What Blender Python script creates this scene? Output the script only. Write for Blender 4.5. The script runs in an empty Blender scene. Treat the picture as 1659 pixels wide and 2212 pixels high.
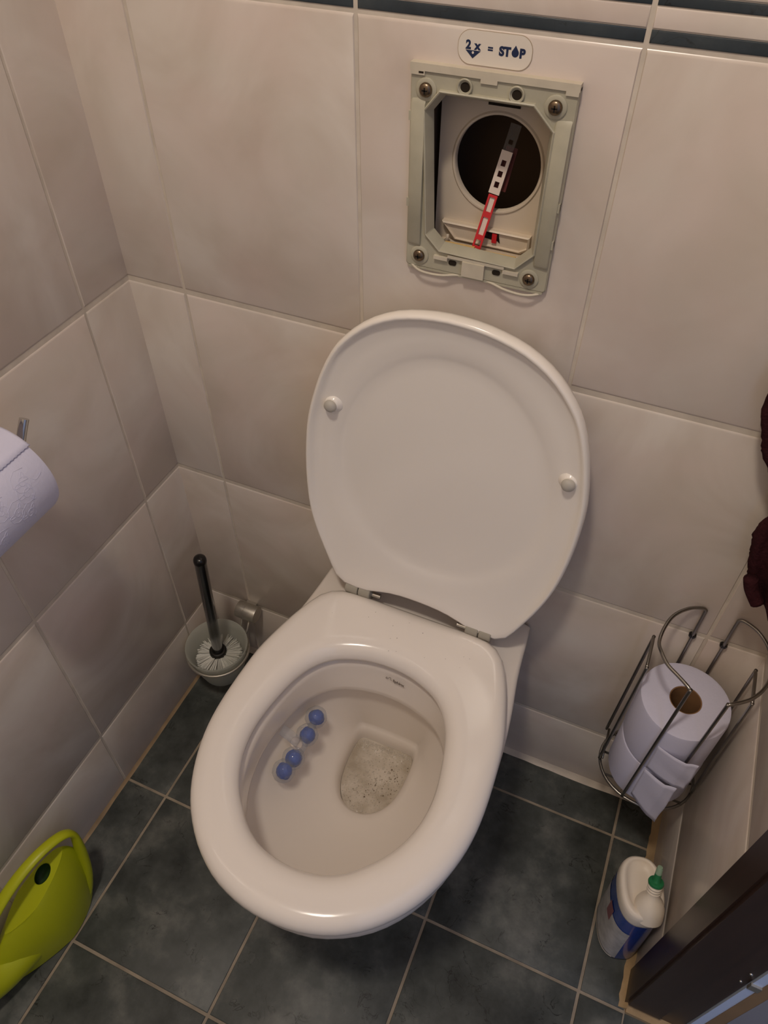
import bpy, bmesh, math, random
import numpy as np
from mathutils import Vector, Matrix
random.seed(4)
PI = math.pi
C = bpy.context.scene.collection

# ------------------------------------------------------------------ camera, world, lights, exposure
IW, IH, F = 1659.0, 2212.0, 1621.77
cam_d = bpy.data.cameras.new('camera'); cam = bpy.data.objects.new('camera', cam_d); C.objects.link(cam)
R = [(0.9169876, 0.3989003, 0.0035010), (0.2914371, -0.6639081, -0.6886875), (-0.2723933, 0.6325382, -0.7250498)]
mw = Matrix.Identity(4)
for i in range(3):
    mw[i][0] = R[0][i]; mw[i][1] = -R[1][i]; mw[i][2] = -R[2][i]
mw.translation = (0.6657993, -0.6938385, 1.3382919)
cam.matrix_world = mw
cam_d.sensor_fit = 'HORIZONTAL'; cam_d.sensor_width = 36; cam_d.lens = F / IW * 36; cam_d.clip_start = 0.01
bpy.context.scene.camera = cam

world = bpy.data.worlds.new('world'); bpy.context.scene.world = world; world.use_nodes = True
bg = world.node_tree.nodes['Background']; bg.inputs[0].default_value = (0.63, 0.73, 1.0, 1); bg.inputs[1].default_value = 0.95

LAMP_P = (0.43, -0.78, 2.42)
def area_light(name, loc, size, power, col):
    l = bpy.data.lights.new(name, 'AREA'); l.shape = 'DISK'; l.size = size; l.energy = power; l.color = col
    o = bpy.data.objects.new(name, l); C.objects.link(o); o.location = loc
    return o
area_light('ceiling_lamp_light', (LAMP_P[0], LAMP_P[1], LAMP_P[2] - 0.062), 0.16, 10.0, (1.0, 0.89, 0.765))

sc = bpy.context.scene
sc.view_settings.view_transform = 'Standard'; sc.view_settings.look = 'None'; sc.view_settings.gamma = 1.0
sc.view_settings.use_curve_mapping = False; sc.view_settings.exposure = 0.0
sc.cycles.max_bounces = 10

# ------------------------------------------------------------------ materials
def s2l(c):
    return tuple((x / 255 / 12.92) if x / 255 <= 0.04045 else ((x / 255 + 0.055) / 1.055) ** 2.4 for x in c) + (1.0,)
def newmat(name):
    m = bpy.data.materials.new(name); m.use_nodes = True
    nt = m.node_tree; return m, nt, nt.nodes, nt.links, nt.nodes['Principled BSDF']
def mat(name, rgb, rough=0.5, metal=0.0, spec=0.5, trans=0.0, ior=1.45, coat=0.0, noise=0.0, nscale=30.0, bump=0.0, bscale=200.0, sss=0.0):
    m, nt, N, L, b = newmat(name)
    b.inputs['Base Color'].default_value = s2l(rgb); b.inputs['Roughness'].default_value = rough
    b.inputs['Metallic'].default_value = metal; b.inputs['Specular IOR Level'].default_value = spec
    b.inputs['Transmission Weight'].default_value = trans; b.inputs['IOR'].default_value = ior
    b.inputs['Coat Weight'].default_value = coat; b.inputs['Coat Roughness'].default_value = 0.05
    tc = N.new('ShaderNodeTexCoord')
    if noise:
        n = N.new('ShaderNodeTexNoise'); n.inputs['Scale'].default_value = nscale; n.inputs['Detail'].default_value = 5
        L.new(tc.outputs['Object'], n.inputs['Vector'])
        r = N.new('ShaderNodeValToRGB'); r.color_ramp.elements[0].position = 0.3; r.color_ramp.elements[1].position = 0.7
        c = s2l(rgb); r.color_ramp.elements[0].color = tuple(x * (1 - noise) for x in c[:3]) + (1,)
        r.color_ramp.elements[1].color = tuple(min(1, x * (1 + noise * .6)) for x in c[:3]) + (1,)
        L.new(n.outputs['Fac'], r.inputs['Fac']); L.new(r.outputs['Color'], b.inputs['Base Color'])
    if bump:
        n = N.new('ShaderNodeTexNoise'); n.inputs['Scale'].default_value = bscale; n.inputs['Detail'].default_value = 4
        L.new(tc.outputs['Object'], n.inputs['Vector'])
        bp = N.new('ShaderNodeBump'); bp.inputs['Strength'].default_value = bump; bp.inputs['Distance'].default_value = 0.002
        L.new(n.outputs['Fac'], bp.inputs['Height']); L.new(bp.outputs['Normal'], b.inputs['Normal'])
    return m

def tile_mat():
    m, nt, N, L, b = newmat('wall_tile_glaze')
    geo = N.new('ShaderNodeNewGeometry'); oi = N.new('ShaderNodeObjectInfo')
    mul = N.new('ShaderNodeMath'); mul.operation = 'MULTIPLY'; mul.inputs[1].default_value = 37.0; L.new(oi.outputs['Random'], mul.inputs[0])
    add = N.new('ShaderNodeVectorMath'); add.operation = 'ADD'; L.new(geo.outputs['Position'], add.inputs[0]); L.new(mul.outputs[0], add.inputs[1])
    n1 = N.new('ShaderNodeTexNoise'); n1.inputs['Scale'].default_value = 5.0; n1.inputs['Detail'].default_value = 4; n1.inputs['Distortion'].default_value = 1.2
    n2 = N.new('ShaderNodeTexNoise'); n2.inputs['Scale'].default_value = 11.0; n2.inputs['Detail'].default_value = 3
    L.new(add.outputs[0], n1.inputs['Vector']); L.new(add.outputs[0], n2.inputs['Vector'])
    r1 = N.new('ShaderNodeValToRGB'); e = r1.color_ramp.elements
    e[0].position = 0.33; e[0].color = s2l((206, 192, 178)); e[1].position = 0.66; e[1].color = s2l((226, 216, 205))
    L.new(n1.outputs['Fac'], r1.inputs['Fac'])
    r2 = N.new('ShaderNodeValToRGB'); e = r2.color_ramp.elements
    e[0].position = 0.40; e[0].color = (0, 0, 0, 1); e[1].position = 0.75; e[1].color = (1, 1, 1, 1); L.new(n2.outputs['Fac'], r2.inputs['Fac'])
    mx = N.new('ShaderNodeMix'); mx.data_type = 'RGBA'; mx.inputs[7].default_value = s2l((224, 204, 194))
    sc_ = N.new('ShaderNodeMath'); sc_.operation = 'MULTIPLY'; sc_.inputs[1].default_value = 0.5
    L.new(r2.outputs['Color'], sc_.inputs[0]); L.new(sc_.outputs[0], mx.inputs[0]); L.new(r1.outputs['Color'], mx.inputs[6])
    L.new(mx.outputs[2], b.inputs['Base Color']); b.inputs['Roughness'].default_value = 0.24
    b.inputs['Specular IOR Level'].default_value = 0.42
    n3 = N.new('ShaderNodeTexNoise'); n3.inputs['Scale'].default_value = 22.0; L.new(geo.outputs['Position'], n3.inputs['Vector'])
    bp = N.new('ShaderNodeBump'); bp.inputs['Strength'].default_value = 0.06; bp.inputs['Distance'].default_value = 0.004
    L.new(n3.outputs['Fac'], bp.inputs['Height']); L.new(bp.outputs['Normal'], b.inputs['Normal'])
    return m
def slate_mat(name, cA, cB, cC, rough=0.42):
    m, nt, N, L, b = newmat(name)
    geo = N.new('ShaderNodeNewGeometry'); oi = N.new('ShaderNodeObjectInfo')
    mul = N.new('ShaderNodeMath'); mul.operation = 'MULTIPLY'; mul.inputs[1].default_value = 53.0; L.new(oi.outputs['Random'], mul.inputs[0])
    add = N.new('ShaderNodeVectorMath'); add.operation = 'ADD'; L.new(geo.outputs['Position'], add.inputs[0]); L.new(mul.outputs[0], add.inputs[1])
    n1 = N.new('ShaderNodeTexNoise'); n1.inputs['Scale'].default_value = 13.0; n1.inputs['Detail'].default_value = 7; n1.inputs['Roughness'].default_value = 0.62
    L.new(add.outputs[0], n1.inputs['Vector'])
    r1 = N.new('ShaderNodeValToRGB'); e = r1.color_ramp.elements
    e[0].position = 0.32; e[0].color = s2l(cA); e[1].position = 0.70; e[1].color = s2l(cC)
    x = e.new(0.52); x.color = s2l(cB); L.new(n1.outputs['Fac'], r1.inputs['Fac'])
    # dark hairline cracks: thin band of a distorted noise, gated by a second noise
    n2 = N.new('ShaderNodeTexNoise'); n2.inputs['Scale'].default_value = 26.0; n2.inputs['Detail'].default_value = 8; n2.inputs['Distortion'].default_value = 1.0
    L.new(add.outputs[0], n2.inputs['Vector'])
    sub = N.new('ShaderNodeMath'); sub.operation = 'SUBTRACT'; sub.inputs[1].default_value = 0.47; L.new(n2.outputs['Fac'], sub.inputs[0])
    ab = N.new('ShaderNodeMath'); ab.operation = 'ABSOLUTE'; L.new(sub.outputs[0], ab.inputs[0])
    r2 = N.new('ShaderNodeValToRGB'); e = r2.color_ramp.elements; e[0].position = 0.0; e[0].color = (1, 1, 1, 1); e[1].position = 0.012; e[1].color = (0, 0, 0, 1)
    L.new(ab.outputs[0], r2.inputs['Fac'])
    n3 = N.new('ShaderNodeTexNoise'); n3.inputs['Scale'].default_value = 24.0; n3.inputs['Detail'].default_value = 3; L.new(add.outputs[0], n3.inputs['Vector'])
    r3 = N.new('ShaderNodeValToRGB'); e = r3.color_ramp.elements; e[0].position = 0.52; e[0].color = (0, 0, 0, 1); e[1].position = 0.62; e[1].color = (1, 1, 1, 1)
    L.new(n3.outputs['Fac'], r3.inputs['Fac'])
    mm = N.new('ShaderNodeMath'); mm.operation = 'MULTIPLY'; L.new(r2.outputs['Color'], mm.inputs[0]); L.new(r3.outputs['Color'], mm.inputs[1])
    mx = N.new('ShaderNodeMix'); mx.data_type = 'RGBA'; mx.inputs[7].default_value = s2l((28, 27, 25))
    L.new(mm.outputs[0], mx.inputs[0]); L.new(r1.outputs['Color'], mx.inputs[6]); L.new(mx.outputs[2], b.inputs['Base Color'])
    b.inputs['Roughness'].default_value = rough; b.inputs['Specular IOR Level'].default_value = 0.4
    bp = N.new('ShaderNodeBump'); bp.inputs['Strength'].default_value = 0.18; bp.inputs['Distance'].default_value = 0.002
    L.new(n1.outputs['Fac'], bp.inputs['Height']); L.new(bp.outputs['Normal'], b.inputs['Normal'])
    return m
def clear_mat(name, tint, refl=0.5, rough=0.08, diffuse=0.0):
    m, nt, N, L, b = newmat(name)
    N.remove(b); out = N['Material Output']
    tr = N.new('ShaderNodeBsdfTransparent'); tr.inputs[0].default_value = tint + (1,)
    gl = N.new('ShaderNodeBsdfGlossy'); gl.inputs['Roughness'].default_value = rough
    lw = N.new('ShaderNodeLayerWeight'); lw.inputs['Blend'].default_value = 0.35
    ml = N.new('ShaderNodeMath'); ml.operation = 'MULTIPLY'; ml.inputs[1].default_value = refl; L.new(lw.outputs['Fresnel'], ml.inputs[0])
    mx = N.new('ShaderNodeMixShader'); L.new(ml.outputs[0], mx.inputs[0]); L.new(tr.outputs[0], mx.inputs[1]); L.new(gl.outputs[0], mx.inputs[2])
    last = mx
    if diffuse:
        df = N.new('ShaderNodeBsdfDiffuse'); df.inputs[0].default_value = (0.75, 0.76, 0.78, 1)
        m2 = N.new('ShaderNodeMixShader'); m2.inputs[0].default_value = diffuse
        L.new(mx.outputs[0], m2.inputs[1]); L.new(df.outputs[0], m2.inputs[2]); last = m2
    L.new(last.outputs[0], out.inputs['Surface'])
    return m
def frosted_mat():
    m, nt, N, L, b = newmat('frosted_glass')
    N.remove(b); out = N['Material Output']
    tl = N.new('ShaderNodeBsdfTranslucent'); tl.inputs[0].default_value = s2l((240, 241, 234))
    df = N.new('ShaderNodeBsdfDiffuse'); df.inputs[0].default_value = s2l((232, 233, 226))
    gl = N.new('ShaderNodeBsdfGlossy'); gl.inputs['Roughness'].default_value = 0.3
    tr = N.new('ShaderNodeBsdfTransparent'); tr.inputs[0].default_value = (0.93, 0.95, 0.91, 1)
    m1 = N.new('ShaderNodeMixShader'); m1.inputs[0].default_value = 0.5; L.new(tl.outputs[0], m1.inputs[1]); L.new(df.outputs[0], m1.inputs[2])
    m2 = N.new('ShaderNodeMixShader'); m2.inputs[0].default_value = 0.30; L.new(m1.outputs[0], m2.inputs[1]); L.new(tr.outputs[0], m2.inputs[2])
    m3 = N.new('ShaderNodeMixShader'); m3.inputs[0].default_value = 0.06; L.new(m2.outputs[0], m3.inputs[1]); L.new(gl.outputs[0], m3.inputs[2])
    L.new(m3.outputs[0], out.inputs['Surface'])
    return m
def water_mat():
    m, nt, N, L, b = newmat('foamy_water')
    tc = N.new('ShaderNodeTexCoord')
    n1 = N.new('ShaderNodeTexNoise'); n1.inputs['Scale'].default_value = 38.0; n1.inputs['Detail'].default_value = 6; L.new(tc.outputs['Object'], n1.inputs['Vector'])
    r = N.new('ShaderNodeValToRGB'); e = r.color_ramp.elements; e[0].position = 0.3; e[0].color = s2l((176, 163, 145)); e[1].position = 0.7; e[1].color = s2l((212, 201, 187))
    L.new(n1.outputs['Fac'], r.inputs['Fac'])
    v = N.new('ShaderNodeTexVoronoi'); v.inputs['Scale'].default_value = 240.0; L.new(tc.outputs['Object'], v.inputs['Vector'])
    n2 = N.new('ShaderNodeTexNoise'); n2.inputs['Scale'].default_value = 30.0; n2.inputs['Detail'].default_value = 2; L.new(tc.outputs['Object'], n2.inputs['Vector'])
    r2 = N.new('ShaderNodeValToRGB'); e = r2.color_ramp.elements; e[0].position = 0.56; e[0].color = (0, 0, 0, 1); e[1].position = 0.80; e[1].color = (.7, .7, .7, 1); L.new(n2.outputs['Fac'], r2.inputs['Fac'])
    r3 = N.new('ShaderNodeValToRGB'); e = r3.color_ramp.elements; e[0].position = 0.10; e[0].color = (1, 1, 1, 1); e[1].position = 0.42; e[1].color = (0, 0, 0, 1); L.new(v.outputs['Distance'], r3.inputs['Fac'])
    mm = N.new('ShaderNodeMath'); mm.operation = 'MULTIPLY'; L.new(r2.outputs['Color'], mm.inputs[0]); L.new(r3.outputs['Color'], mm.inputs[1])
    mx = N.new('ShaderNodeMix'); mx.data_type = 'RGBA'; mx.inputs[7].default_value = s2l((112, 100, 84)); L.new(mm.outputs[0], mx.inputs[0]); L.new(r.outputs['Color'], mx.inputs[6])
    L.new(mx.outputs[2], b.inputs['Base Color']); b.inputs['Roughness'].default_value = 0.15
    bp = N.new('ShaderNodeBump'); bp.inputs['Strength'].default_value = 0.5; bp.inputs['Distance'].default_value = 0.001
    L.new(v.outputs['Distance'], bp.inputs['Height']); L.new(bp.outputs['Normal'], b.inputs['Normal'])
    return m
def wood_mat():
    m, nt, N, L, b = newmat('dark_stained_wood')
    tc = N.new('ShaderNodeTexCoord'); mp = N.new('ShaderNodeMapping'); mp.inputs['Scale'].default_value = (40, 40, 3); L.new(tc.outputs['Object'], mp.inputs['Vector'])
    n = N.new('ShaderNodeTexNoise'); n.inputs['Scale'].default_value = 2.0; n.inputs['Detail'].default_value = 6; L.new(mp.outputs['Vector'], n.inputs['Vector'])
    r = N.new('ShaderNodeValToRGB'); e = r.color_ramp.elements; e[0].color = s2l((40, 26, 20)); e[1].color = s2l((66, 46, 38)); L.new(n.outputs['Fac'], r.inputs['Fac'])
    L.new(r.outputs['Color'], b.inputs['Base Color']); b.inputs['Roughness'].default_value = 0.35
    return m
M = dict(
    tile=tile_mat(),
    slate=slate_mat('floor_slate', (50, 53, 51), (78, 81, 78), (114, 114, 109)),
    stripe=slate_mat('border_stripe', (44, 52, 58), (58, 66, 72), (74, 80, 82), 0.3),
    wall_grout=mat('wall_grout', (214, 202, 186), 0.8, noise=0.12, nscale=40),
    floor_grout=mat('floor_grout', (164, 150, 132), 0.85, noise=0.28, nscale=25, bump=0.4, bscale=400),
    silicone=mat('silicone_bead', (186, 156, 116), 0.6, noise=0.3, nscale=18, bump=0.5, bscale=120),
    silicone_pale=mat('silicone_pale', (208, 194, 178), 0.5, noise=0.15, nscale=30, bump=0.3, bscale=150),
    silicone_orange=mat('silicone_orange', (164, 138, 106), 0.6, noise=0.25, nscale=30),
    plaster=mat('plaster', (226, 220, 210), 0.8, bump=0.1, bscale=60),
    porcelain=mat('porcelain', (236, 226, 216), 0.10, spec=0.5),
    lid=mat('lid_plastic', (250, 242, 232), 0.18, spec=0.5),
    seat=mat('seat_plastic', (240, 231, 222), 0.16, spec=0.5),
    hinge=mat('grey_plastic', (170, 163, 148), 0.4),
    bumper=mat('bumper_rubber', (190, 184, 174), 0.55),
    chrome=mat('chrome', (205, 203, 200), 0.16, metal=1.0),
    steel=mat('brushed_steel', (186, 180, 170), 0.42, metal=0.8, noise=0.08, nscale=200),
    wire=mat('wire_steel', (150, 146, 140), 0.28, metal=1.0),
    handle_metal=mat('handle_metal', (138, 138, 140), 0.16, metal=1.0),
    black=mat('black_plastic', (22, 20, 20), 0.22),
    rubber=mat('black_rubber', (30, 27, 24), 0.5),
    frosted=frosted_mat(),
    bristle=mat('bristles', (236, 234, 226), 0.7),
    paper=mat('tissue_paper', (210, 208, 228), 0.9, spec=0.15, bump=0.16, bscale=260),
    card=mat('cardboard', (140, 104, 70), 0.9, noise=0.1, nscale=60),
    frame=mat('yellowed_plastic', (184, 178, 157), 0.42, noise=0.14, nscale=26, bump=0.12, bscale=80),
    lip=mat('pale_plastic', (208, 198, 178), 0.4, noise=0.10, nscale=40),
    cover=mat('beige_plastic', (214, 198, 176), 0.45, noise=0.05, nscale=20),
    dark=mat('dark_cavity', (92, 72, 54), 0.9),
    rust=mat('dull_screw', (128, 112, 94), 0.3, metal=1.0, noise=0.2, nscale=300),
    hole=mat('hole_dark', (36, 26, 14), 0.9),
    yellow=mat('foam_yellow', (214, 178, 112), 0.8, noise=0.15, nscale=120),
    red=mat('red_plastic', (206, 40, 46), 0.4),
    white_plastic=mat('white_plastic', (226, 208, 192), 0.45),
    ghost=clear_mat('clear_strip', (0.90, 0.88, 0.88), 0.3, 0.2, 0.03),
    darkred=mat('dark_red', (84, 22, 18), 0.5),
    sticker=mat('sticker', (232, 222, 208), 0.45),
    sticker_edge=mat('sticker_edge', (176, 158, 136), 0.6),
    navy=mat('navy_ink', (30, 44, 78), 0.5),
    logo=mat('grey_ink', (112, 100, 90), 0.5),
    blue_ball=mat('blue_cleaner', (34, 76, 164), 0.25, noise=0.15, nscale=120),
    clear=clear_mat('clear_plastic', (0.95, 0.96, 0.98), 0.30, 0.05, 0.13),
    foam=mat('foam_bubble', (204, 194, 180), 0.04, spec=0.9),
    scum=mat('scum', (128, 114, 94), 0.5),
    water=water_mat(),
    bottle_blue=mat('bottle_blue', (18, 62, 150), 0.2, coat=0.4),
    bottle_white=mat('bottle_white', (238, 226, 210), 0.4),
    bottle_label=mat('bottle_label', (196, 192, 190), 0.3, noise=0.25, nscale=60),
    bottle_green=mat('bottle_green', (40, 124, 76), 0.4),
    bottle_tip=mat('bottle_tip', (150, 176, 150), 0.4),
    pinkprint=mat('label_print', (146, 92, 98), 0.4),
    ink=mat('black_ink', (34, 32, 32), 0.5),
    lime=mat('lime_plastic', (184, 190, 30), 0.34, spec=0.4),
    green_dark=mat('inner_green', (28, 58, 10), 0.6),
    towel=mat('maroon_terry', (58, 28, 32), 0.95, spec=0.1, noise=0.25, nscale=120, bump=1.0, bscale=320),
    wood=wood_mat(),
    leaf_edge=mat('door_edge_wood', (150, 120, 88), 0.6, noise=0.1, nscale=12),
    leaf=mat('door_paint', (150, 148, 156), 0.4),
    rebate=mat('door_rebate_daylit', (204, 218, 246), 0.4),  # white door strip, with the blue of the daylight put into its colour
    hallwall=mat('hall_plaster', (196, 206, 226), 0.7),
    speck=mat('dust', (74, 60, 50), 0.9),
)
def lamp_mat():
    m, nt, N, L, b = newmat('lamp_diffuser')
    b.inputs['Base Color'].default_value = (1, .95, .88, 1)
    b.inputs['Emission Color'].default_value = (1, .82, .62, 1); b.inputs['Emission Strength'].default_value = 2.0
    return m
M['lamp'] = lamp_mat()

# ------------------------------------------------------------------ mesh helpers
def tag(o, label=None, cat=None, group=None, kind=None):
    if label: o['label'] = label
    if cat: o['category'] = cat
    if group: o['group'] = group
    if kind: o['kind'] = kind
    return o
def thing(name, label, cat, loc=(0, 0, 0), group=None):
    o = bpy.data.objects.new(name, None); C.objects.link(o); o.location = loc; o.empty_display_size = 0.02
    return tag(o, label, cat, group)
def link(name, me, m=None, parent=None, smooth=False):
    o = bpy.data.objects.new(name, me); C.objects.link(o)
    if m is not None: me.materials.append(m)
    if smooth:
        for p in me.polygons: p.use_smooth = True
    if parent is not None:
        o.parent = parent
        # children are modelled in world space; keep them there
        w = Matrix.Identity(4); q = parent
        while q is not None:
            w = Matrix.Translation(q.location) @ w; q = q.parent
        o.location = -w.translation
    return o
class MB:
    def __init__(s): s.v = []; s.f = []
    def add(s, vs, fs):
        k = len(s.v); s.v += [tuple(map(float, v)) for v in vs]; s.f += [tuple(i + k for i in f) for f in fs]; return s
    def box(s, a, b):
        (x0, y0, z0), (x1, y1, z1) = a, b
        return s.add([(x0, y0, z0), (x1, y0, z0), (x1, y1, z0), (x0, y1, z0), (x0, y0, z1), (x1, y0, z1), (x1, y1, z1), (x0, y1, z1)],
                     [(0, 3, 2, 1), (4, 5, 6, 7), (0, 1, 5, 4), (1, 2, 6, 5), (2, 3, 7, 6), (3, 0, 4, 7)])
    def loft(s, rings, closed=True, cap0=True, cap1=True, loop=False):
        n = len(rings[0]); k = len(s.v)
        for r in rings: s.v += [tuple(map(float, p)) for p in r]
        m = len(rings)
        for i in range(m if loop else m - 1):
            for j in range(n if closed else n - 1):
                a = k + i * n + j; b = k + i * n + (j + 1) % n; c = k + ((i + 1) % m) * n + (j + 1) % n; d = k + ((i + 1) % m) * n + j
                s.f.append((a, b, c, d))
        if closed and not loop:
            if cap0: s.f.append(tuple(k + j for j in reversed(range(n))))
            if cap1: s.f.append(tuple(k + (m - 1) * n + j for j in range(n)))
        return s
    def tube(s, pts, r, n=10, closed=False, flat=None):
        pts = [Vector(p) for p in pts]; m = len(pts); rs = r if isinstance(r, (list, tuple)) else [r] * m
        rings = []; up = None
        for i, p in enumerate(pts):
            if closed: t = pts[(i + 1) % m] - pts[i - 1]
            else: t = pts[min(i + 1, m - 1)] - pts[max(i - 1, 0)]
            t.normalize()
            if up is None:
                up = Vector((0, 0, 1)) if abs(t.z) < 0.9 else Vector((1, 0, 0))
            a = (up - t * up.dot(t)).normalized(); up = a; b = t.cross(a)
            sc_ = 1.0
            if 0 < i < m - 1 or closed:
                u = (pts[(i + 1) % m] - p).normalized(); w = (p - pts[i - 1]).normalized(); c = max(-1, min(1, u.dot(w)))
                sc_ = min(1.5, 1 / max(0.5, math.cos(math.acos(c) / 2)))
            rings.append([p + (a * math.cos(2 * PI * j / n) + b * math.sin(2 * PI * j / n)) * rs[i] for j in range(n)])
        return s.loft(rings, loop=closed)
    def revolve(s, prof, axis_o=(0, 0, 0), axis_d=(0, 0, 1), n=24, loop=False):
        d = Vector(axis_d).normalized(); a = d.orthogonal().normalized(); b = d.cross(a); o = Vector(axis_o)
        rings = [[o + d * h + (a * math.cos(2 * PI * j / n) + b * math.sin(2 * PI * j / n)) * max(r, 1e-5) for j in range(n)] for r, h in prof]
        return s.loft(rings, loop=loop)
    def prism(s, poly, d):
        poly = [Vector(p) for p in poly]; d = Vector(d)
        return s.loft([poly, [p + d for p in poly]])
    def build(s, name, m=None, parent=None, smooth=False, kind=None, label=None):
        me = bpy.data.meshes.new(name); me.from_pydata(s.v, [], s.f); me.update()
        bm = bmesh.new(); bm.from_mesh(me); bmesh.ops.recalc_face_normals(bm, faces=bm.faces[:]); bm.to_mesh(me); bm.free()
        if smooth is True: pass
        o = link(name, me, m, parent, bool(smooth))
        if smooth and smooth is not True:
            me.set_sharp_from_angle(angle=math.radians(smooth))
        if kind: o['kind'] = kind
        if label: o['label'] = label
        return o
def smooth_path(pts, k=6, closed=False):
    P = [Vector(p) for p in pts]; n = len(P); out = []
    rng = range(n) if closed else range(n - 1)
    for i in rng:
        p0 = P[(i - 1) % n] if closed or i > 0 else P[0]; p1 = P[i]; p2 = P[(i + 1) % n]; p3 = P[(i + 2) % n] if closed or i + 2 < n else P[-1]
        for q in range(k):
            t = q / k
            out.append(0.5 * ((2 * p1) + (p2 - p0) * t + (2 * p0 - 5 * p1 + 4 * p2 - p3) * t * t + (3 * p1 - p0 - 3 * p2 + p3) * t ** 3))
    if not closed: out.append(P[-1])
    return out
def ray_radius(poly, c, n):
    """radius of a star-shaped polygon at n equal angles around c"""
    out = []
    P = [(x - c[0], y - c[1]) for x, y in poly]
    for k in range(n):
        th = 2 * PI * k / n; dx, dy = math.cos(th), math.sin(th); best = 0
        for i in range(len(P)):
            x0, y0 = P[i]; x1, y1 = P[(i + 1) % len(P)]
            ex, ey = x1 - x0, y1 - y0; den = dx * ey - dy * ex
            if abs(den) < 1e-12: continue
            t = (x0 * ey - y0 * ex) / den; u = (x0 * dy - y0 * dx) / den
            if -1e-6 <= u <= 1 + 1e-6 and t > best: best = t
        out.append(best)
    return out
def half_to_poly(h, cx, k=6):
    """(y, half width) from back to front -> smooth closed outline"""
    pts = [(cx + w, y, 0) for y, w in h] + [(cx - w, y, 0) for y, w in reversed(h) if w > 1e-6]
    return [(p.x, p.y) for p in smooth_path(pts, k, True)]

# ------------------------------------------------------------------ room shell
W = 0.9104; FRONT = -1.25; CEIL = 2.5
S1, TW = 0.0872, 0.25
Z1, Z2, Z3, ZS = 0.8343, 0.4988, 0.168, 1.1662
OX0, OX1, OZ0, OZ1 = 0.3985, 0.5400, 0.9500, 1.1255      # hole for the cistern opening
g = 0.0011                                            # grout plane behind the tile face

mb = MB()
for a, b in (((-.12, g, 0), (OX0, .12, CEIL)), ((OX1, g, 0), (1.03, .12, CEIL)), ((OX0, g, 0), (OX1, .12, OZ0)), ((OX0, g, OZ1), (OX1, .12, CEIL))): mb.box(a, b)
wall_back = mb.build('wall_back', M['wall_grout'], kind='structure')
wall_left = MB().box((-.12, FRONT - .1, 0), (-g, g, CEIL)).build('wall_left', M['wall_grout'], kind='structure')
DY0, DY1, DZ = -0.322, -1.10, 2.05                    # doorway in the right wall
mb = MB().box((W + g, DY0 + .046, 0), (W + .085, g, CEIL)).box((W + g, FRONT - .1, 0), (W + .085, DY1 - .046, CEIL)).box((W + g, DY1 - .046, DZ + .046), (W + .085, DY0 + .046, CEIL))
wall_right = mb.build('wall_right', M['wall_grout'], kind='structure')
MB().box((-.12, FRONT - .1, 0), (W + .085, FRONT, CEIL)).build('wall_front', M['plaster'], kind='structure')
MB().box((-.12, FRONT - .1, CEIL), (W + .085, .12, CEIL + .1)).build('ceiling', M['plaster'], kind='structure')

def tile(parent, org, eu, ev, en, u0, u1, v0, v1, m, name='wall_tile', bev=0.0050, dep=0.003, hole=None, bu=None):
    """one tile: pillowed edge, face on the plane through org, proud of the grout"""
    org, eu, ev, en = map(Vector, (org, eu, ev, en))
    q = lambda u, v, d: org + eu * u + ev * v + en * d
    bu = bev if bu is None else bu
    def ring(i, d): j = i / bev * bu; return [q(u0 + j, v0 + i, d), q(u1 - j, v0 + i, d), q(u1 - j, v1 - i, d), q(u0 + j, v1 - i, d)]
    rings = [ring(0, -dep), ring(bev * .12, -bev * .55), ring(bev * .45, -bev * .17), ring(bev, 0)]
    mb = MB()
    if hole is None:
        mb.loft(rings, cap0=False)
    else:
        a, b, c, d = hole
        rings.append([q(a, c, 0), q(b, c, 0), q(b, d, 0), q(a, d, 0)]); rings.append([q(a, c, -dep), q(b, c, -dep), q(b, d, -dep), q(a, d, -dep)])
        mb.loft(rings, cap0=False, cap1=False)
    o = mb.build(name, m, parent, smooth=40)
    return o
JV, JH = 0.0012, 0.0016
GAP = 0.0
def col_edges(seams, lo, hi):
    e = [lo] + [s for s in seams if lo < s < hi] + [hi]
    return list(zip(e[:-1], e[1:]))
zs = [0.0, Z3, Z2, Z1, ZS]
border = [(ZS, 1.1762, 'stripe'), (1.1762, 1.1913, 'tile'), (1.1913, 1.1994, 'stripe'), (1.1994, 1.2150, 'tile')]
ups = [(1.2150, 1.5480), (1.5480, 1.8810), (1.8810, 2.2140), (2.2140, 2.498)]
def tile_wall(parent, org, eu, en, cols, zmax=CEIL, nodoor=None):
    for i, (a, b) in enumerate(cols):
        la = -.003 if i == 0 else JV; lb = -.003 if i == len(cols) - 1 and parent is not wall_right else JV
        for z0, z1 in list(zip(zs[:-1], zs[1:])) + ups:
            hole = None
            if parent is wall_back and a < OX0 < b and z0 < OZ0 < z1: hole = (OX0, OX1, OZ0, OZ1)
            tile(parent, org, eu, (0, 0, 1), en, a + la, b - lb, z0 + (JH if z0 > 0 else 0), z1 - JH, M['tile'], hole=hole, bu=.0016)
        for z0, z1, k in border:
            tile(parent, org, eu, (0, 0, 1), en, a + la * 1.7, b - lb * 1.7, z0 + .0003, z1 - .0003, M[k], name='border_tile', bev=0.0012)
tile_wall(wall_back, (0, 0, 0), (1, 0, 0), (0, -1, 0), col_edges([S1 + k * TW for k in range(4)], 0.0, W))
tile_wall(wall_left, (0, 0, 0), (0, -1, 0), (1, 0, 0), col_edges([0.0882 + k * TW for k in range(6)], 0.0, -FRONT))
tile_wall(wall_right, (W, 0, 0), (0, -1, 0), (-1, 0, 0), col_edges([0.0882 + TW], 0.0, 0.2755))
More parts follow.
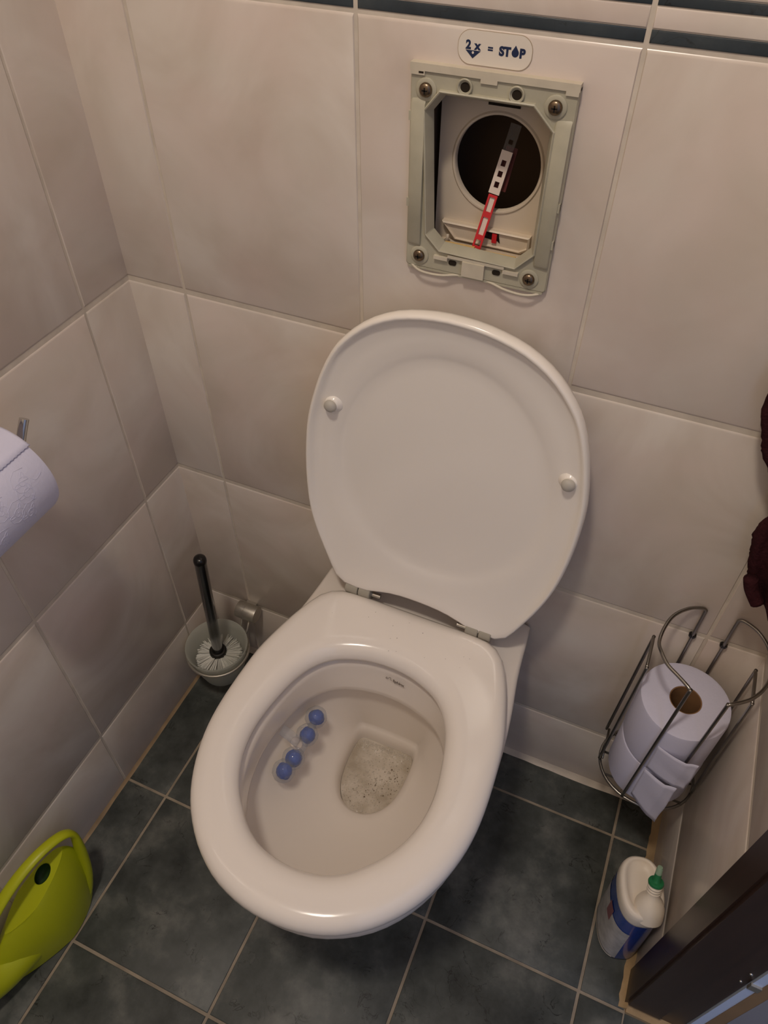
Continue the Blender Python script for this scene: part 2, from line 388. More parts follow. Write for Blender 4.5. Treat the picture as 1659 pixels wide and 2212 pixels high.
# right wall beyond the doorway
for z0, z1 in list(zip(zs[:-1], zs[1:])) + ups:
    tile(wall_right, (W, 0, 0), (0, -1, 0), (0, 0, 1), (-1, 0, 0), -DY1 + .047, -FRONT, z0 + JH, z1 - JH, M['tile'])

floor = MB().box((-.12, FRONT - .1, -.1), (W + .0, .12, -.0016)).build('floor', M['floor_grout'], kind='structure')
U1, UT, VB, VT = 0.0845, 0.2518, -0.0803, 0.254
us = [0.0, U1, U1 + UT, U1 + 2 * UT, U1 + 3 * UT, W]
vs = [0.0, VB, VB - VT, VB - 2 * VT, VB - 3 * VT, VB - 4 * VT, FRONT]
for u0, u1 in zip(us[:-1], us[1:]):
    for v0, v1 in zip(vs[:-1], vs[1:]):
        tile(floor, (0, 0, 0), (1, 0, 0), (0, -1, 0), (0, 0, 1), u0 + .0022, u1 - .0022, -v0 + .0022, -v1 - .0022, M['slate'], name='floor_tile', bev=0.0012, dep=.0025)
# sealant beads along the floor edges
def bead(name, a, b, na, nb, w, h, m, seg=40):
    a, b, na, nb = map(Vector, (a, b, na, nb)); rings = []
    rnd = random.Random(name)
    for i in range(seg + 1):
        p = a.lerp(b, i / seg); s = 1 + rnd.uniform(-.12, .12)
        rings.append([p, p + na * w * s, p + na * w * .62 * s + nb * h * .22 * s, p + na * w * .28 * s + nb * h * .58 * s, p + nb * h * s])
    return MB().loft(rings).build(name, m, smooth=60, kind='structure')
bead('trim_1', (0, 0, 0), (W, 0, 0), (0, -1, 0), (0, 0, 1), .009, .008, M['silicone_pale'])
bead('trim_2', (0, 0, 0), (0, FRONT, 0), (1, 0, 0), (0, 0, 1), .005, .005, M['silicone_orange'])
bead('trim_3', (W, 0, 0), (W, -.33, 0), (-1, 0, 0), (0, 0, 1), .012, .011, M['silicone'])

# door: dark stained frame on the right, leaf swung out into the hall
door = MB().box((W - .004, DY0, 0), (W + .078, DY0 + .0465, DZ)).build('door_1', M['wood'], kind='structure')
MB().box((W - .004, DY1 - .0465, 0), (W + .078, DY1, DZ)).build('jamb', M['wood'], door)
MB().box((W - .004, DY1 - .0465, DZ), (W + .078, DY0 + .0465, DZ + .046)).build('head', M['wood'], door)
MB().box((W - .001, DY0 - .006, 0.02), (W + .045, DY0 + .001, DZ)).build('door_stop', M['wood'], door)
leaf = MB().box((1.0155, -.3265, 0.012), (1.80, -.289, DZ - .01)).build('leaf', M['leaf'], door)
MB().box((1.0005, -.3260, 0.012), (1.0156, -.289, DZ - .01)).build('leaf_edge', M['leaf_edge'], leaf)
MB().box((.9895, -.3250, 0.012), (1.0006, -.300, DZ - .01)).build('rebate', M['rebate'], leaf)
hg = MB().box((.9880, -.3280, .286), (1.0005, -.3240, .302)).build('hinge', M['steel'], door)
for z in (.284, .319): MB().revolve([(0, 0), (.0025, 0), (.002, .0012), (0, .0015)], (.9815, DY0, z), (0, -1, 0), 10).build('screw', M['chrome'], hg, smooth=40)
MB().box((W, -.322 - .012, -.02), (W + .09, -.322, .0045)).build('trim_4', M['silicone'], kind='structure')
MB().box((W, -3.0, -.1), (3.0, 1.0, -.006)).build('floor_hall', M['slate'], kind='structure')
MB().box((1.9, -3.0, -.05), (2.0, 1.0, 2.5)).build('wall_hall', M['hallwall'], kind='structure')
MB().box((.998, -.10, -.05), (1.9, .0, 2.5)).build('wall_hall_end', M['hallwall'], kind='structure')

# ------------------------------------------------------------------ toilet
XC = 0.449
toilet = thing('toilet', 'white wall-hung toilet with its lid up, below the opening in the tiled wall', 'toilet', (XC, 0, 0.05))
NS = 96
seat_half = [(-.074, .0), (-.074, .06), (-.075, .100), (-.080, .124), (-.096, .143), (-.128, .158), (-.16, .1685), (-.21, .181), (-.25, .1852), (-.30, .187), (-.34, .1850), (-.375, .1782),
             (-.41, .166), (-.44, .150), (-.465, .130), (-.486, .107), (-.504, .078), (-.514, .050), (-.519, .025), (-.5205, 0)]
hole_half = [(-.166, 0), (-.1675, .022), (-.172, .043), (-.183, .070), (-.198, .089), (-.22, .104), (-.25, .115), (-.30, .1242), (-.337, .1245), (-.37, .117), (-.40, .102), (-.428, .078), (-.443, .060), (-.454, .036), (-.459, 0)]
SC = (XC, -.312)
seat_poly = half_to_poly(seat_half, XC); hole_poly = half_to_poly(hole_half, XC - .0025)
ro = ray_radius(seat_poly, SC, NS); ri = ray_radius(hole_poly, SC, NS)
def ring_r(rad, z, c=SC, n=NS): return [(c[0] + rad[k] * math.cos(2 * PI * k / n), c[1] + rad[k] * math.sin(2 * PI * k / n), z) for k in range(n)]
def off(rad, d): return [r + d for r in rad]
prof = [(ro, -.006, .4115), (ro, -.002, .4150), (ro, 0, .4205), (ro, -.0004, .4270), (ro, -.003, .4335), (ro, -.0085, .4380), (ro, -.0155, .4400), (ro, -.0205, .4404), (ro, -.0225, .4404),
        (ri, .0300, .4404), (ri, .0275, .4404), (ri, .0235, .4400), (ri, .016, .4388), (ri, .008, .4348), (ri, .0025, .4285), (ri, 0, .4215), (ri, .001, .4155), (ri, .005, .4115)]
MB().loft([ring_r(off(a, d), z) for a, d, z in prof], loop=True).build('seat', M['seat'], toilet, smooth=True)
# bowl: outer shell, rim, inner slope, sump
bowl_half = [(0.0, 0.0), (-.0005, .08), (-.001, .150), (-.006, .1625), (-.05, .1655), (-.10, .170), (-.15, .1775), (-.20, .1825), (-.26, .185), (-.32, .183), (-.38, .1715), (-.42, .156), (-.455, .133), (-.484, .102), (-.505, .062), (-.5125, .03), (-.5145, 0)]
BC = (XC, -.25)
bo = ray_radius(half_to_poly(bowl_half, XC), BC, NS)
rim_half = [(-.1605, 0), (-.162, .022), (-.167, .045), (-.179, .073), (-.195, .0925), (-.220, .108), (-.252, .119), (-.30, .1255), (-.337, .1245), (-.375, .116), (-.405, .102), (-.433, .080), (-.449, .060), (-.461, .036), (-.466, 0)]
bi = ray_radius(half_to_poly(rim_half, XC), BC, NS)
rim2_half = [(-.1715, 0), (-.173, .022), (-.1775, .044), (-.187, .070), (-.202, .0905), (-.225, .1065), (-.255, .118), (-.30, .1255), (-.337, .1245), (-.375, .116), (-.405, .102), (-.433, .080), (-.449, .060), (-.461, .036), (-.466, 0)]
bi2 = ray_radius(half_to_poly(rim2_half, XC), BC, NS)
dsh = [(-.171, 0), (-.1712, .038), (-.176, .046), (-.19, .0495), (-.215, .050), (-.24, .0478), (-.262, .042), (-.281, .030), (-.291, .015), (-.294, 0)]
ds = ray_radius(half_to_poly(dsh, XC), (XC, -.235), NS)
def mixr(a, b, t): return [p * (1 - t) + q * t for p, q in zip(a, b)]
def mixring(ra, za, rb, zb, t, s):
    A = ring_r(ra, za); B = ring_r(rb, zb)
    return A
def under(z, sx, sf):
    # outer shell lower down: back stays at the wall, front pulled in, sides pulled in
    out = []
    for k in range(NS):
        x = bo[k] * math.cos(2 * PI * k / NS); y = BC[1] + bo[k] * math.sin(2 * PI * k / NS)
        out.append((XC + x * sx, y * sf, z))
    return out
rings = [under(.10, .52, .30), under(.125, .62, .40), under(.17, .72, .55), (under(.22, .82, .72)), under(.27, .90, .86), under(.32, .955, .95), under(.36, .985, .985), under(.388, 1.0, 1.0), under(.398, .998, .998)]
rings += [[(BC[0] + (bo[k] - d) * math.cos(2 * PI * k / NS), BC[1] + (bo[k] - d) * math.sin(2 * PI * k / NS), z) for k in range(NS)] for d, z in ((.003, .4035), (.009, .406))]
rings += [ring_r(off(bi, d), z, BC) for d, z in ((.012, .406), (.005, .4035), (.001, .398), (0, .390))]
rings += [ring_r(mixr(bi, bi2, t), z, BC) for t, z in ((.4, .372), (.8, .352))] + [ring_r(off(bi2, d), z, BC) for d, z in ((.0005, .344), (.003, .3395), (.008, .3375), (.014, .3365), (.018, .334), (.0175, .328))]
SLOPE = ((.06, .312), (.20, .291), (.40, .269), (.58, .251), (.74, .237), (.86, .2285), (.94, .224), (1.0, .2200))
def slope_ring(t, z):
    out = []
    for k in range(NS):
        th = 2 * PI * k / NS; ra = bi2[k] + .0175; ax, ay = BC[0] + ra * math.cos(th), BC[1] + ra * math.sin(th)
        bx, by = XC + (ds[k] + .009) * math.cos(th), -.235 + (ds[k] + .009) * math.sin(th)
        out.append((ax * (1 - t) + bx * t, ay * (1 - t) + by * t, z))
    return out
rings += [slope_ring(t, z) for t, z in SLOPE]
rings += [ring_r(off(ds, d), z, (XC, -.235)) for d, z in ((.0055, .2155), (.0025, .2105), (.0005, .203), (-.0005, .194), (-.002, .165))]
MB().loft(rings).build('bowl', M['porcelain'], toilet, smooth=True)
# water and foam
wr = ring_r(off(ds, -.0012), .190, (XC, -.235))
MB().loft([[(x, y, .187) for x, y, z in wr], wr]).build('water', M['water'], toilet, label='cloudy water with foam at the bottom of the bowl')
def ball(mb_, c, r, sub=1, sq=1.0):
    prof_ = [(r * math.sin(PI * i / 4), -r * math.cos(PI * i / 4) * sq) for i in range(5)]
    mb_.revolve(prof_, c, (0, 0, 1), 7)
rnd = random.Random(11)
fo = MB(); scum = MB()
def in_d(x, y, m=.003):
    dx, dy = x - XC, y + .235; th = math.atan2(dy, dx) % (2 * PI); k = int(th / (2 * PI) * NS) % NS
    return math.hypot(dx, dy) < ds[k] - m
n = 0
while n < 620:
    x, y = XC + rnd.uniform(-.05, .05), -.235 + rnd.uniform(-.065, .065)
    if not in_d(x, y): continue
    if n < 200:   # bubbles gather along the back edge
        y = -.1755 - abs(rnd.gauss(0, .004)); x = XC + rnd.uniform(-.04, .045)
        if not in_d(x, y, .002): continue
    ball(fo, (x, y, .1902), rnd.uniform(.0004, .0011) * (1.2 if n < 200 else 1), sq=.8); n += 1
fo.build('foam', M['foam'], toilet, smooth=True, kind='stuff')
n = 0
while n < 90:
    x, y = XC + .024 + rnd.gauss(0, .014), -.222 + rnd.gauss(0, .016)
    if n > 60: x, y = XC + rnd.gauss(.0, .022), -.255 + rnd.gauss(0, .016)
    if not in_d(x, y): continue
    ball(scum, (x, y, .1904), abs(rnd.gauss(.0004, .0003)) + .0002, sq=.5); n += 1
for x, y, r in ((.4715, -.206, .0016), (.4845, -.214, .0010), (.487, -.220, .0009), (.4815, -.218, .0009)): ball(scum, (x, y, .1903), r, sq=.5)
scum.build('scum', M['scum'], toilet, smooth=True, kind='stuff')
# dust specks on seat and lid edge
sp = MB()
for i in range(15):
    x, y = XC + rnd.uniform(-.12, .12), rnd.uniform(-.155, -.085)
    r = rnd.uniform(.0003, .0006); sp.revolve([(0, 0), (r, 0), (r, .0003), (0, .0004)], (x, y, .4401), (0, 0, 1), 6)
for x, y in ((.407, -.497), (.552, -.118), (.44, -.486)): sp.revolve([(0, 0), (.0009, 0), (.0009, .0003), (0, .0004)], (x, y, .4398), (0, 0, 1), 6)
sp.build('dust', M['speck'], toilet, kind='stuff')

# lid: local frame u (sideways), t (up along the lid), nrm (towards the room)
LP = Vector((.4535, -.075, .4365)); LT = Vector((.018, .037, .47)).normalized()
LU = Vector((1, 0, 0)); LU = (LU - LT * LU.dot(LT)).normalized(); LN = LU.cross(LT).normalized()
if LN.y > 0: LN = -LN
def lid_pt(u, t, nn): return LP + LU * u + LT * t + LN * nn
lid_half = [(.026, 0), (.0245, .03), (.019, .056), (.011, .075), (.008, .092), (.008, .110), (.011, .124), (.022, .134), (.05, .146), (.10, .1635), (.150, .1755), (.20, .1808), (.245, .1818), (.29, .1795), (.33, .1720), (.37, .1605), (.405, .145),
            (.432, .124), (.452, .101), (.467, .073), (.4755, .043), (.479, .018), (.4795, 0)]
LC = (0, .25)
lid_poly = half_to_poly([(t, w) for t, w in lid_half], 0, 5)
lr = ray_radius(lid_poly, LC, NS)
dish_poly = half_to_poly([(.085, 0), (.088, .03), (.098, .062), (.125, .095), (.17, .124), (.23, .137), (.29, .134), (.35, .112), (.395, .075), (.418, .035), (.423, 0)], 0, 5)
dr = ray_radius(dish_poly, LC, NS)
def lid_ring(rad, nn, d=0.0):
    out = []
    for k in range(NS):
        th = 2 * PI * k / NS; r = rad[k] + d; u, t = LC[0] + r * math.cos(th), LC[1] + r * math.sin(th)
        b = nn(k, u, t) if callable(nn) else nn
        out.append(lid_pt(u, t, b))
    return out
def bead_h(h):
    # the raised bead fades out towards the hinge end
    def f(k, u, t):
        w = min(1, max(0, (t - .03) / .10)); return min(h, .0025) + (h - min(h, .0025)) * w
    return f
rings = [lid_ring([r * .2 for r in lr], -.019), lid_ring([r * .7 for r in lr], -.0185), lid_ring(lr, -.0165, -.020), lid_ring(lr, -.0125, -.007), lid_ring(lr, -.006, -.0012), lid_ring(lr, 0.0, 0),
         lid_ring(lr, bead_h(.0055), -.0008), lid_ring(lr, bead_h(.0090), -.0030), lid_ring(lr, bead_h(.0090), -.0060), lid_ring(lr, bead_h(.0045), -.0090), lid_ring(lr, bead_h(.0016), -.0145),
         lid_ring(mixr(lr, dr, .55), -.0012), lid_ring(mixr(lr, dr, .85), -.0030), lid_ring(dr, -.0060, .001), lid_ring(dr, -.0078, -.007), lid_ring(dr, -.0084, -.018), lid_ring([r * .4 for r in dr], -.0085)]
lid = MB().loft(rings).build('lid', M['lid'], toilet, smooth=True, label='raised lid leaning back against the wall')
for u, t in ((-.1475, .3215), (.1515, .3165)):
    o_ = lid_pt(u, t, -.001)
    MB().revolve([(.0150, -.0052), (.0142, -.0026), (.0122, -.0004), (.0102, .0014), (.0090, .0030), (.0082, .0040), (0, .0042)], o_, LN, 20).build('bumper_base', M['lid'], lid, smooth=True)
    MB().revolve([(.0068, .0036), (.0080, .0052), (.0082, .0068), (.0074, .0092), (.0052, .0110), (.0026, .0119), (0, .0121)], o_, LN, 20).build('bumper', M['bumper'], lid, smooth=True, label='small grey rubber bumper')
for x0, x1, xs, p0, p1 in ((.3375, .3775, .3585, .3775, .392), (.528, .566, .5475, .5135, .528)):
    yz = (-.0700, .4400)
    hb_ = MB()
    for a, b in ((x0, xs - .0006), (xs + .0006, x1)):
        hb_.revolve([(0, 0), (.0098, 0), (.0110, .0012), (.0110, b - a - .0012), (.0098, b - a), (0, b - a)], (a, yz[0], yz[1]), (1, 0, 0), 20)
        hb_.box((a + .001, yz[0] - .0085, yz[1] - .022), (b - .001, yz[0] + .0085, yz[1]))
    hn = hb_.build('hinge', M['hinge'], toilet, smooth=40)
    MB().revolve([(0, 0), (.0045, 0), (.0045, p1 - p0), (0, p1 - p0)], (p0, yz[0] + .001, yz[1] - .005), (1, 0, 0), 14).build('hinge_pin', M['chrome'], hn, smooth=40)
    MB().revolve([(.011, 0), (.011, .003), (.006, .004), (.006, .03), (0, .03)], ((x0 + x1) / 2, yz[0] + .004, .4055), (0, 0, 1), 16).build('hinge_post', M['chrome'], hn, smooth=40)

# printed maker's mark on the inside of the rim
def text_mesh(name, s, size, m, parent, mat4, ext=.0002, bold=0.0):
    cu = bpy.data.curves.new(name, 'FONT'); cu.body = s; cu.size = size; cu.extrude = ext / max(size, 1e-6) * 0 + ext; cu.offset = bold; cu.align_x = 'LEFT'
    tmp = bpy.data.objects.new(name, cu); C.objects.link(tmp)
    me = bpy.data.meshes.new_from_object(tmp.evaluated_get(bpy.context.evaluated_depsgraph_get()))
    bpy.data.objects.remove(tmp); bpy.data.curves.remove(cu)
    me.transform(mat4)
    return link(name, me, m, parent)
def frame4(o, ex, ey):
    ex, ey = Vector(ex).normalized(), Vector(ey); ey = (ey - ex * ey.dot(ex)).normalized(); ez = ex.cross(ey)
    m4 = Matrix.Identity(4)
    for i in range(3): m4[i][0] = ex[i]; m4[i][1] = ey[i]; m4[i][2] = ez[i]; m4[i][3] = o[i]
    return m4
lo = (.4535, -.1662, .3845)
text_mesh('maker_mark', 'Sphinx', .0068, M['logo'], toilet, frame4(lo, (1, -.11, 0), (0, .20, 1)), .0001, .00022)
em = MB()
def emb(px, pz): return (lo[0] - .0118 + px, lo[1] + .0013 - px * .11 + pz * .2, lo[2] + pz)
for pl in ([(0, .0006), (.003, .0006), (.0048, .0025), (.0062, .0055), (.0078, .0055), (.0086, .0035), (.0082, .0012), (.0102, .0006)], [(.0015, .0008), (.0008, .0025), (.0018, .0034), (.0032, .0022)]):
    em.tube([emb(a, b) for a, b in pl], .00032, 6)
em.build('maker_emblem', M['logo'], toilet)

# ------------------------------------------------------------------ rim cleaner (four blue balls in a clear cage)
rb = thing('toilet_rim_block', 'clear hanging cage with four blue cleaner balls, clipped inside the left of the toilet bowl', 'toilet cleaner', (.352, -.275, .33))
balls = [(.3570, -.2280, .313), (.3575, -.2580, .311), (.3560, -.2980, .311), (.3525, -.3200, .311)]
for i, c in enumerate(balls):
    ax = ((.35, .2, 1), (.8, .1, .6), (.5, -.3, .8), (.7, .3, .7))[i]
    bl = MB().revolve([(.0118 * math.sin(PI * q / 7), -.0118 * math.cos(PI * q / 7)) for q in range(8)], c, ax, 10)
    bl.revolve([(.0121, -.0008), (.0126, 0), (.0121, .0008)], c, ax, 16)
    bl.build('cleaner_ball', M['blue_ball'], rb, smooth=25)
    cg = MB().revolve([(.0170 * math.sin(PI * q / 8), -.0170 * math.cos(PI * q / 8)) for q in range(9)], (c[0] - .0008, c[1], c[2]), (.2, .6, 1), 11)
    cg.build('cage', M['clear'], rb, smooth=28)
bar = MB()
for a, b in ((0, 1), (2, 3), (1, 2)):
    bar.tube([balls[a], balls[b]], .0060 if a != 1 else .0085, 9)
bar.build('cage_bar', M['clear'], rb, smooth=True)
hk = MB().loft([[(p[0] + q * .0009 * 0, p[1] + w_, p[2] + q) for w_, q in ((-.008, -.001), (.008, -.001), (.008, .001), (-.008, .001))] for p in [(.354, -.278, .321), (.347, -.278, .3275), (.340, -.277, .332), (.333, -.277, .335), (.327, -.276, .3368)]])
hk.build('hook', M['clear'], rb, smooth=True)
MB().revolve([(0, 0), (.0085, 0), (.0098, .0015), (.0085, .003), (0, .0032)], (.3500, -.2790, .3165), (.5, .1, .9), 18).build('disc', M['white_plastic'], rb, smooth=True)

# ------------------------------------------------------------------ cistern opening: mounting frame, cover plate, strip, sticker
fr = thing('mounting_frame', 'yellowed plastic mounting frame screwed around the open flush plate hole', 'frame', (.469, 0, 1.037))
FX0, FX1, FZ0, FZ1 = .3932, .5445, .9425, 1.1335
octo = [(.4136, 1.0945), (.4247, 1.1080), (.5060, 1.1080), (.5230, 1.0920), (.5225, .9835), (.5085, .9690), (.4325, .9710), (.4200, .9830)]
def octo_off(d):
    cx, cz = .4685, 1.039; out = []
    P = [Vector((a, b)) for a, b in octo]; n_ = len(P)
    for i in range(n_):
        e1 = (P[i] - P[i - 1]).normalized(); e2 = (P[(i + 1) % n_] - P[i]).normalized()
        n1 = Vector((-e1.y, e1.x)); n2 = Vector((-e2.y, e2.x)); bis = (n1 + n2).normalized(); q = P[i] + bis * (d / max(.3, bis.dot(n1)))
        out.append((q.x, q.y))
    return out
NF = 64
FCN = (.4685, 1.039)
def poly_ring(poly, y, n=NF):
    rr = ray_radius(poly, FCN, n); return [(FCN[0] + rr[k] * math.cos(2 * PI * k / n), y, FCN[1] + rr[k] * math.sin(2 * PI * k / n)) for k in range(n)]
def rrect(x0, x1, z0, z1, r, k=4):
    out = []
    for cx, cz, a0 in ((x1 - r, z1 - r, 0), (x0 + r, z1 - r, 90), (x0 + r, z0 + r, 180), (x1 - r, z0 + r, 270)):
        for i in range(k + 1):
            a = math.radians(a0 + 90 * i / k); out.append((cx + r * math.cos(a), cz + r * math.sin(a)))
    return out
outer = rrect(FX0, FX1, FZ0, FZ1, .003)
# make sure the sampled angles hit the corners: use exact corner angles merged in
def ang_ring(polys_y):
    angs = set(2 * PI * k / NF for k in range(NF))
    for poly, _ in polys_y:
        for x, z in poly: angs.add(math.atan2(z - FCN[1], x - FCN[0]) % (2 * PI))
    angs = sorted(angs); aa = [angs[0]]
    for a in angs[1:]:
        if a - aa[-1] > 1e-4: aa.append(a)
    rings_ = []
    for poly, y in polys_y:
        P = [(x - FCN[0], z - FCN[1]) for x, z in poly]; ring = []
        for th in aa:
            dx, dy = math.cos(th), math.sin(th); best = 0
            for i in range(len(P)):
                x0, y0 = P[i]; x1, y1 = P[(i + 1) % len(P)]; ex, ey = x1 - x0, y1 - y0; den = dx * ey - dy * ex
                if abs(den) < 1e-12: continue
                t = (x0 * ey - y0 * ex) / den; u = (x0 * dy - y0 * dx) / den
                if -1e-5 <= u <= 1 + 1e-5 and t > best: best = t
            ring.append((FCN[0] + best * dx, y, FCN[1] + best * dy))
        rings_.append(ring)
    return rings_
o1 = octo_off(0.0); sgn = 1 if octo_off(.002)[0][0] < o1[0][0] else -1
O = lambda d: octo_off(d * sgn)
MB().loft(ang_ring([(outer, 0.0), (outer, -.0045), (rrect(FX0 + .0012, FX1 - .0012, FZ0 + .0012, FZ1 - .0012, .003), -.006), (O(.0068), -.0060), (O(.0064), -.0088), (O(.0054), -.0096), (O(.0044), -.0090), (O(.0036), -.0070), (O(.0004), .0005), (O(0), .0030), (O(0.002), .0030), (O(.003), 0.0)]), loop=True).build('frame_body', M['frame'], fr, smooth=35)
# side rails (raised, bowed)
for x0, x1, z0, z1 in ((FX0 + .0012, .4095, .9680, 1.1030), (.5280, FX1 - .0012, .9700, 1.1020)):
    rr_ = [(x0, -.0058), (x0 + .0006, -.0082), (x0 + .002, -.0090), (x1 - .002, -.0098), (x1 - .0006, -.0094), (x1, -.0058)]
    MB().loft([[(x, y + .004, z0 - .003) for x, y in rr_], [(x, y, z0 + .002) for x, y in rr_], [(x, y, z1 - .002) for x, y in rr_], [(x, y + .004, z1 + .003) for x, y in rr_]], closed=True).build('side_rail', M['frame'], fr, smooth=50)
# top lip: pale strip with stepped notch
lipm = MB()
lipm.box((FX0, -.0078, FZ1 - .0058), (FX1, 0, FZ1 + .0003)).box((FX0 + .0005, -.0078, FZ1 - .0092), (.407, -.001, FZ1 - .0058)).box((.533, -.0078, FZ1 - .0092), (FX1 - .0005, -.001, FZ1 - .0058)).box((.4585, -.0078, FZ1 - .0092), (.4735, -.001, FZ1 - .0058))
lipm.build('top_lip', M['lip'], fr)
MB().box((.4015, -.0082, FZ1 - .0076), (.4060, -.0077, FZ1 - .0062)).build('notch', M['hole'], fr)
# bosses with holes along the top, slots along the bottom
for x, z in ((.4447, 1.1196), (.4914, 1.1194)):
    bs = MB().revolve([(.0072, 0), (.0070, .0026), (.0064, .0032), (.0056, .0029), (.0052, .0018), (.0044, .0006)], (x, -.0055, z), (0, -1, 0), 22)
    b_ = bs.build('boss', M['frame'], fr, smooth=40)
    MB().revolve([(0, 0), (.0044, 0), (.0044, .0012), (0, .0012)], (x, -.0052, z - .0008), (0, -1, 0), 16).build('hole', M['hole'], b_)
for x, z in ((.4450, .9545), (.4920, .9540)):
    MB().prism([(a, -.0056, b) for a, b in rrect(x - .0042, x + .0042, z - .0026, z + .0026, .0022)], (0, -.0012, 0)).build('slot', M['hole'], fr)
# bottom block, ribs and the two bowed lips
bt = MB().box((.4565, -.0105, .9445), (.4800, -.004, .9600)).box((.4250, -.0095, .9565), (.4400, -.004, .9600)).box((.4400, -.0090, .9600), (.5000, -.004, .9630)).box((.4990, -.0095, .9560), (.5150, -.004, .9595))
bt.build('bottom_block', M['lip'], fr)
for pl in ([(.3985, -.004, .9440), (.4080, -.008, .9402), (.4200, -.009, .9388), (.4350, -.0085, .9395), (.4470, -.006, .9412), (.4570, -.004, .9420)], [(.4790, -.004, .9420), (.4900, -.006, .9410), (.5020, -.008, .9388), (.5180, -.009, .9376), (.5300, -.008, .9384), (.5400, -.004, .9405)]):
    MB().tube(smooth_path(pl, 6), .0014, 8).build('bowed_lip', M['lip'], fr, smooth=True)
MB().box((FX0 + .003, -.006, .9405), (FX1 - .003, -.0, .9430)).build('bottom_flange', M['frame'], fr)
for x, z in ((FX0 + .002, 1.0900), (FX0 + .002, 1.010), (FX1 - .003, 1.030), (FX1 - .003, .9940)):
    MB().box((x - .002, -.0085, z - .004), (x + .003, -.002, z + .004)).build('clip', M['frame'], fr)
for x, z in ((.4087, 1.1130), (.5262, 1.1140), (.4085, .9560), (.5262, .9550)):
    wz = MB().revolve([(.0098, 0), (.0098, .0012), (.0090, .0018), (.0060, .0018)], (x, -.0058, z), (0, -1, 0), 22).build('washer', M['frame'], fr, smooth=40)
    scw = MB().revolve([(.0062, 0), (.0062, .0016), (.0056, .0030), (.0040, .0040), (.0018, .0044), (0, .0045)], (x, -.0070, z), (0, -1, 0), 20).build('screw', M['rust'], fr, smooth=True)
    cr = MB().box((x - .0026, -.01165, z - .0006), (x + .0026, -.0108, z + .0006)).box((x - .0006, -.01165, z - .0026), (x + .0006, -.0108, z + .0026))
    cr.build('cross_recess', M['black'], scw)

hs = thing('access_plate', 'beige plastic access plate with a large round hole, recessed inside the mounting frame', 'plate', (.470, .035, 1.04))
HC, HRX, HRZ = (.4700, 1.0423), .0427, .0447
PX0, PX1, PZ0, PZ1 = .4055, .5500, .945, 1.125
def ell(rx, rz, y, n=64): return [(HC[0] + rx * math.cos(2 * PI * k / n), y, HC[1] + rz * math.sin(2 * PI * k / n)) for k in range(n)]
pr = ray_radius(rrect(.4095, .5364, .953, 1.1214, .004), HC, 64)
pring = lambda y: [(HC[0] + pr[k] * math.cos(2 * PI * k / 64), y, HC[1] + pr[k] * math.sin(2 * PI * k / 64)) for k in range(64)]
MB().loft([pring(.038), pring(.035), ell(HRX + .004, HRZ + .004, .035), ell(HRX + .0025, HRZ + .0025, .0335), ell(HRX + .0008, HRZ + .0008, .0335), ell(HRX, HRZ, .035), ell(HRX, HRZ, .040), pring(.040)], closed=True, cap0=False, cap1=False).build('plate', M['cover'], hs, smooth=40)
led = [(.4190, .9800), (.5140, .9790), (.5140, .9660), (.5060, .9605), (.4335, .9620)]
MB().loft([[(a, .0350, b) for a, b in led], [(a, .0285, b) for a, b in led], [(a + (.466 - a) * .04, .0272, b + (.971 - b) * .16) for a, b in led], [(a + (.466 - a) * .05, .0300, b + (.971 - b) * .24) for a, b in led]]).build('ledge', M['cover'], hs, smooth=25)
MB().prism([(.4650, .0300, .9700), (.4800, .0300, .9690), (.4830, .0300, .9668), (.4810, .0300, .9760), (.4830, .0300, .9775), (.4660, .0300, .9785)], (0, -.0006, 0)).build('slot', M['black'], hs)
MB().box((.4745, .0275, .9670), (.4795, .0300, .9765)).build('red_tab', M['red'], hs)
MB().box((.4555, .0335, 1.0950), (.4860, .0352, 1.0975)).build('slot', M['hole'], hs)
MB().box((.414, .024, .9535), (.5364, .035, .9565)).box((.4036, .006, .9502), (.5364, .035, .9535)).box((.418, .029, .9565), (.5364, .035, .9590)).build('step', M['cover'], hs)
MB().tube([(.4225, .0265, .958), (.4275, .0250, .963), (.4275, .0250, .968)], .0016, 8).build('clip', M['cover'], hs, smooth=True)
# hollow box behind the plate (dark cistern interior)
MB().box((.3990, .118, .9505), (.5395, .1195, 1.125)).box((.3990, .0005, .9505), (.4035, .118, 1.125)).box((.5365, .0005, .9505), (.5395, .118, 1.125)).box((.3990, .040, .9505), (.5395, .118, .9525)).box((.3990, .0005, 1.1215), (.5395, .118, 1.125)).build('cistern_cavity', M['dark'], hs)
for x0, x1, z in ((.4300, .4620, .9660), (.4720, .5060, .9640)):
    MB().box((x0, .004, z - .0012), (x1, .012, z + .0014)).build('foam_strip', M['yellow'], fr)

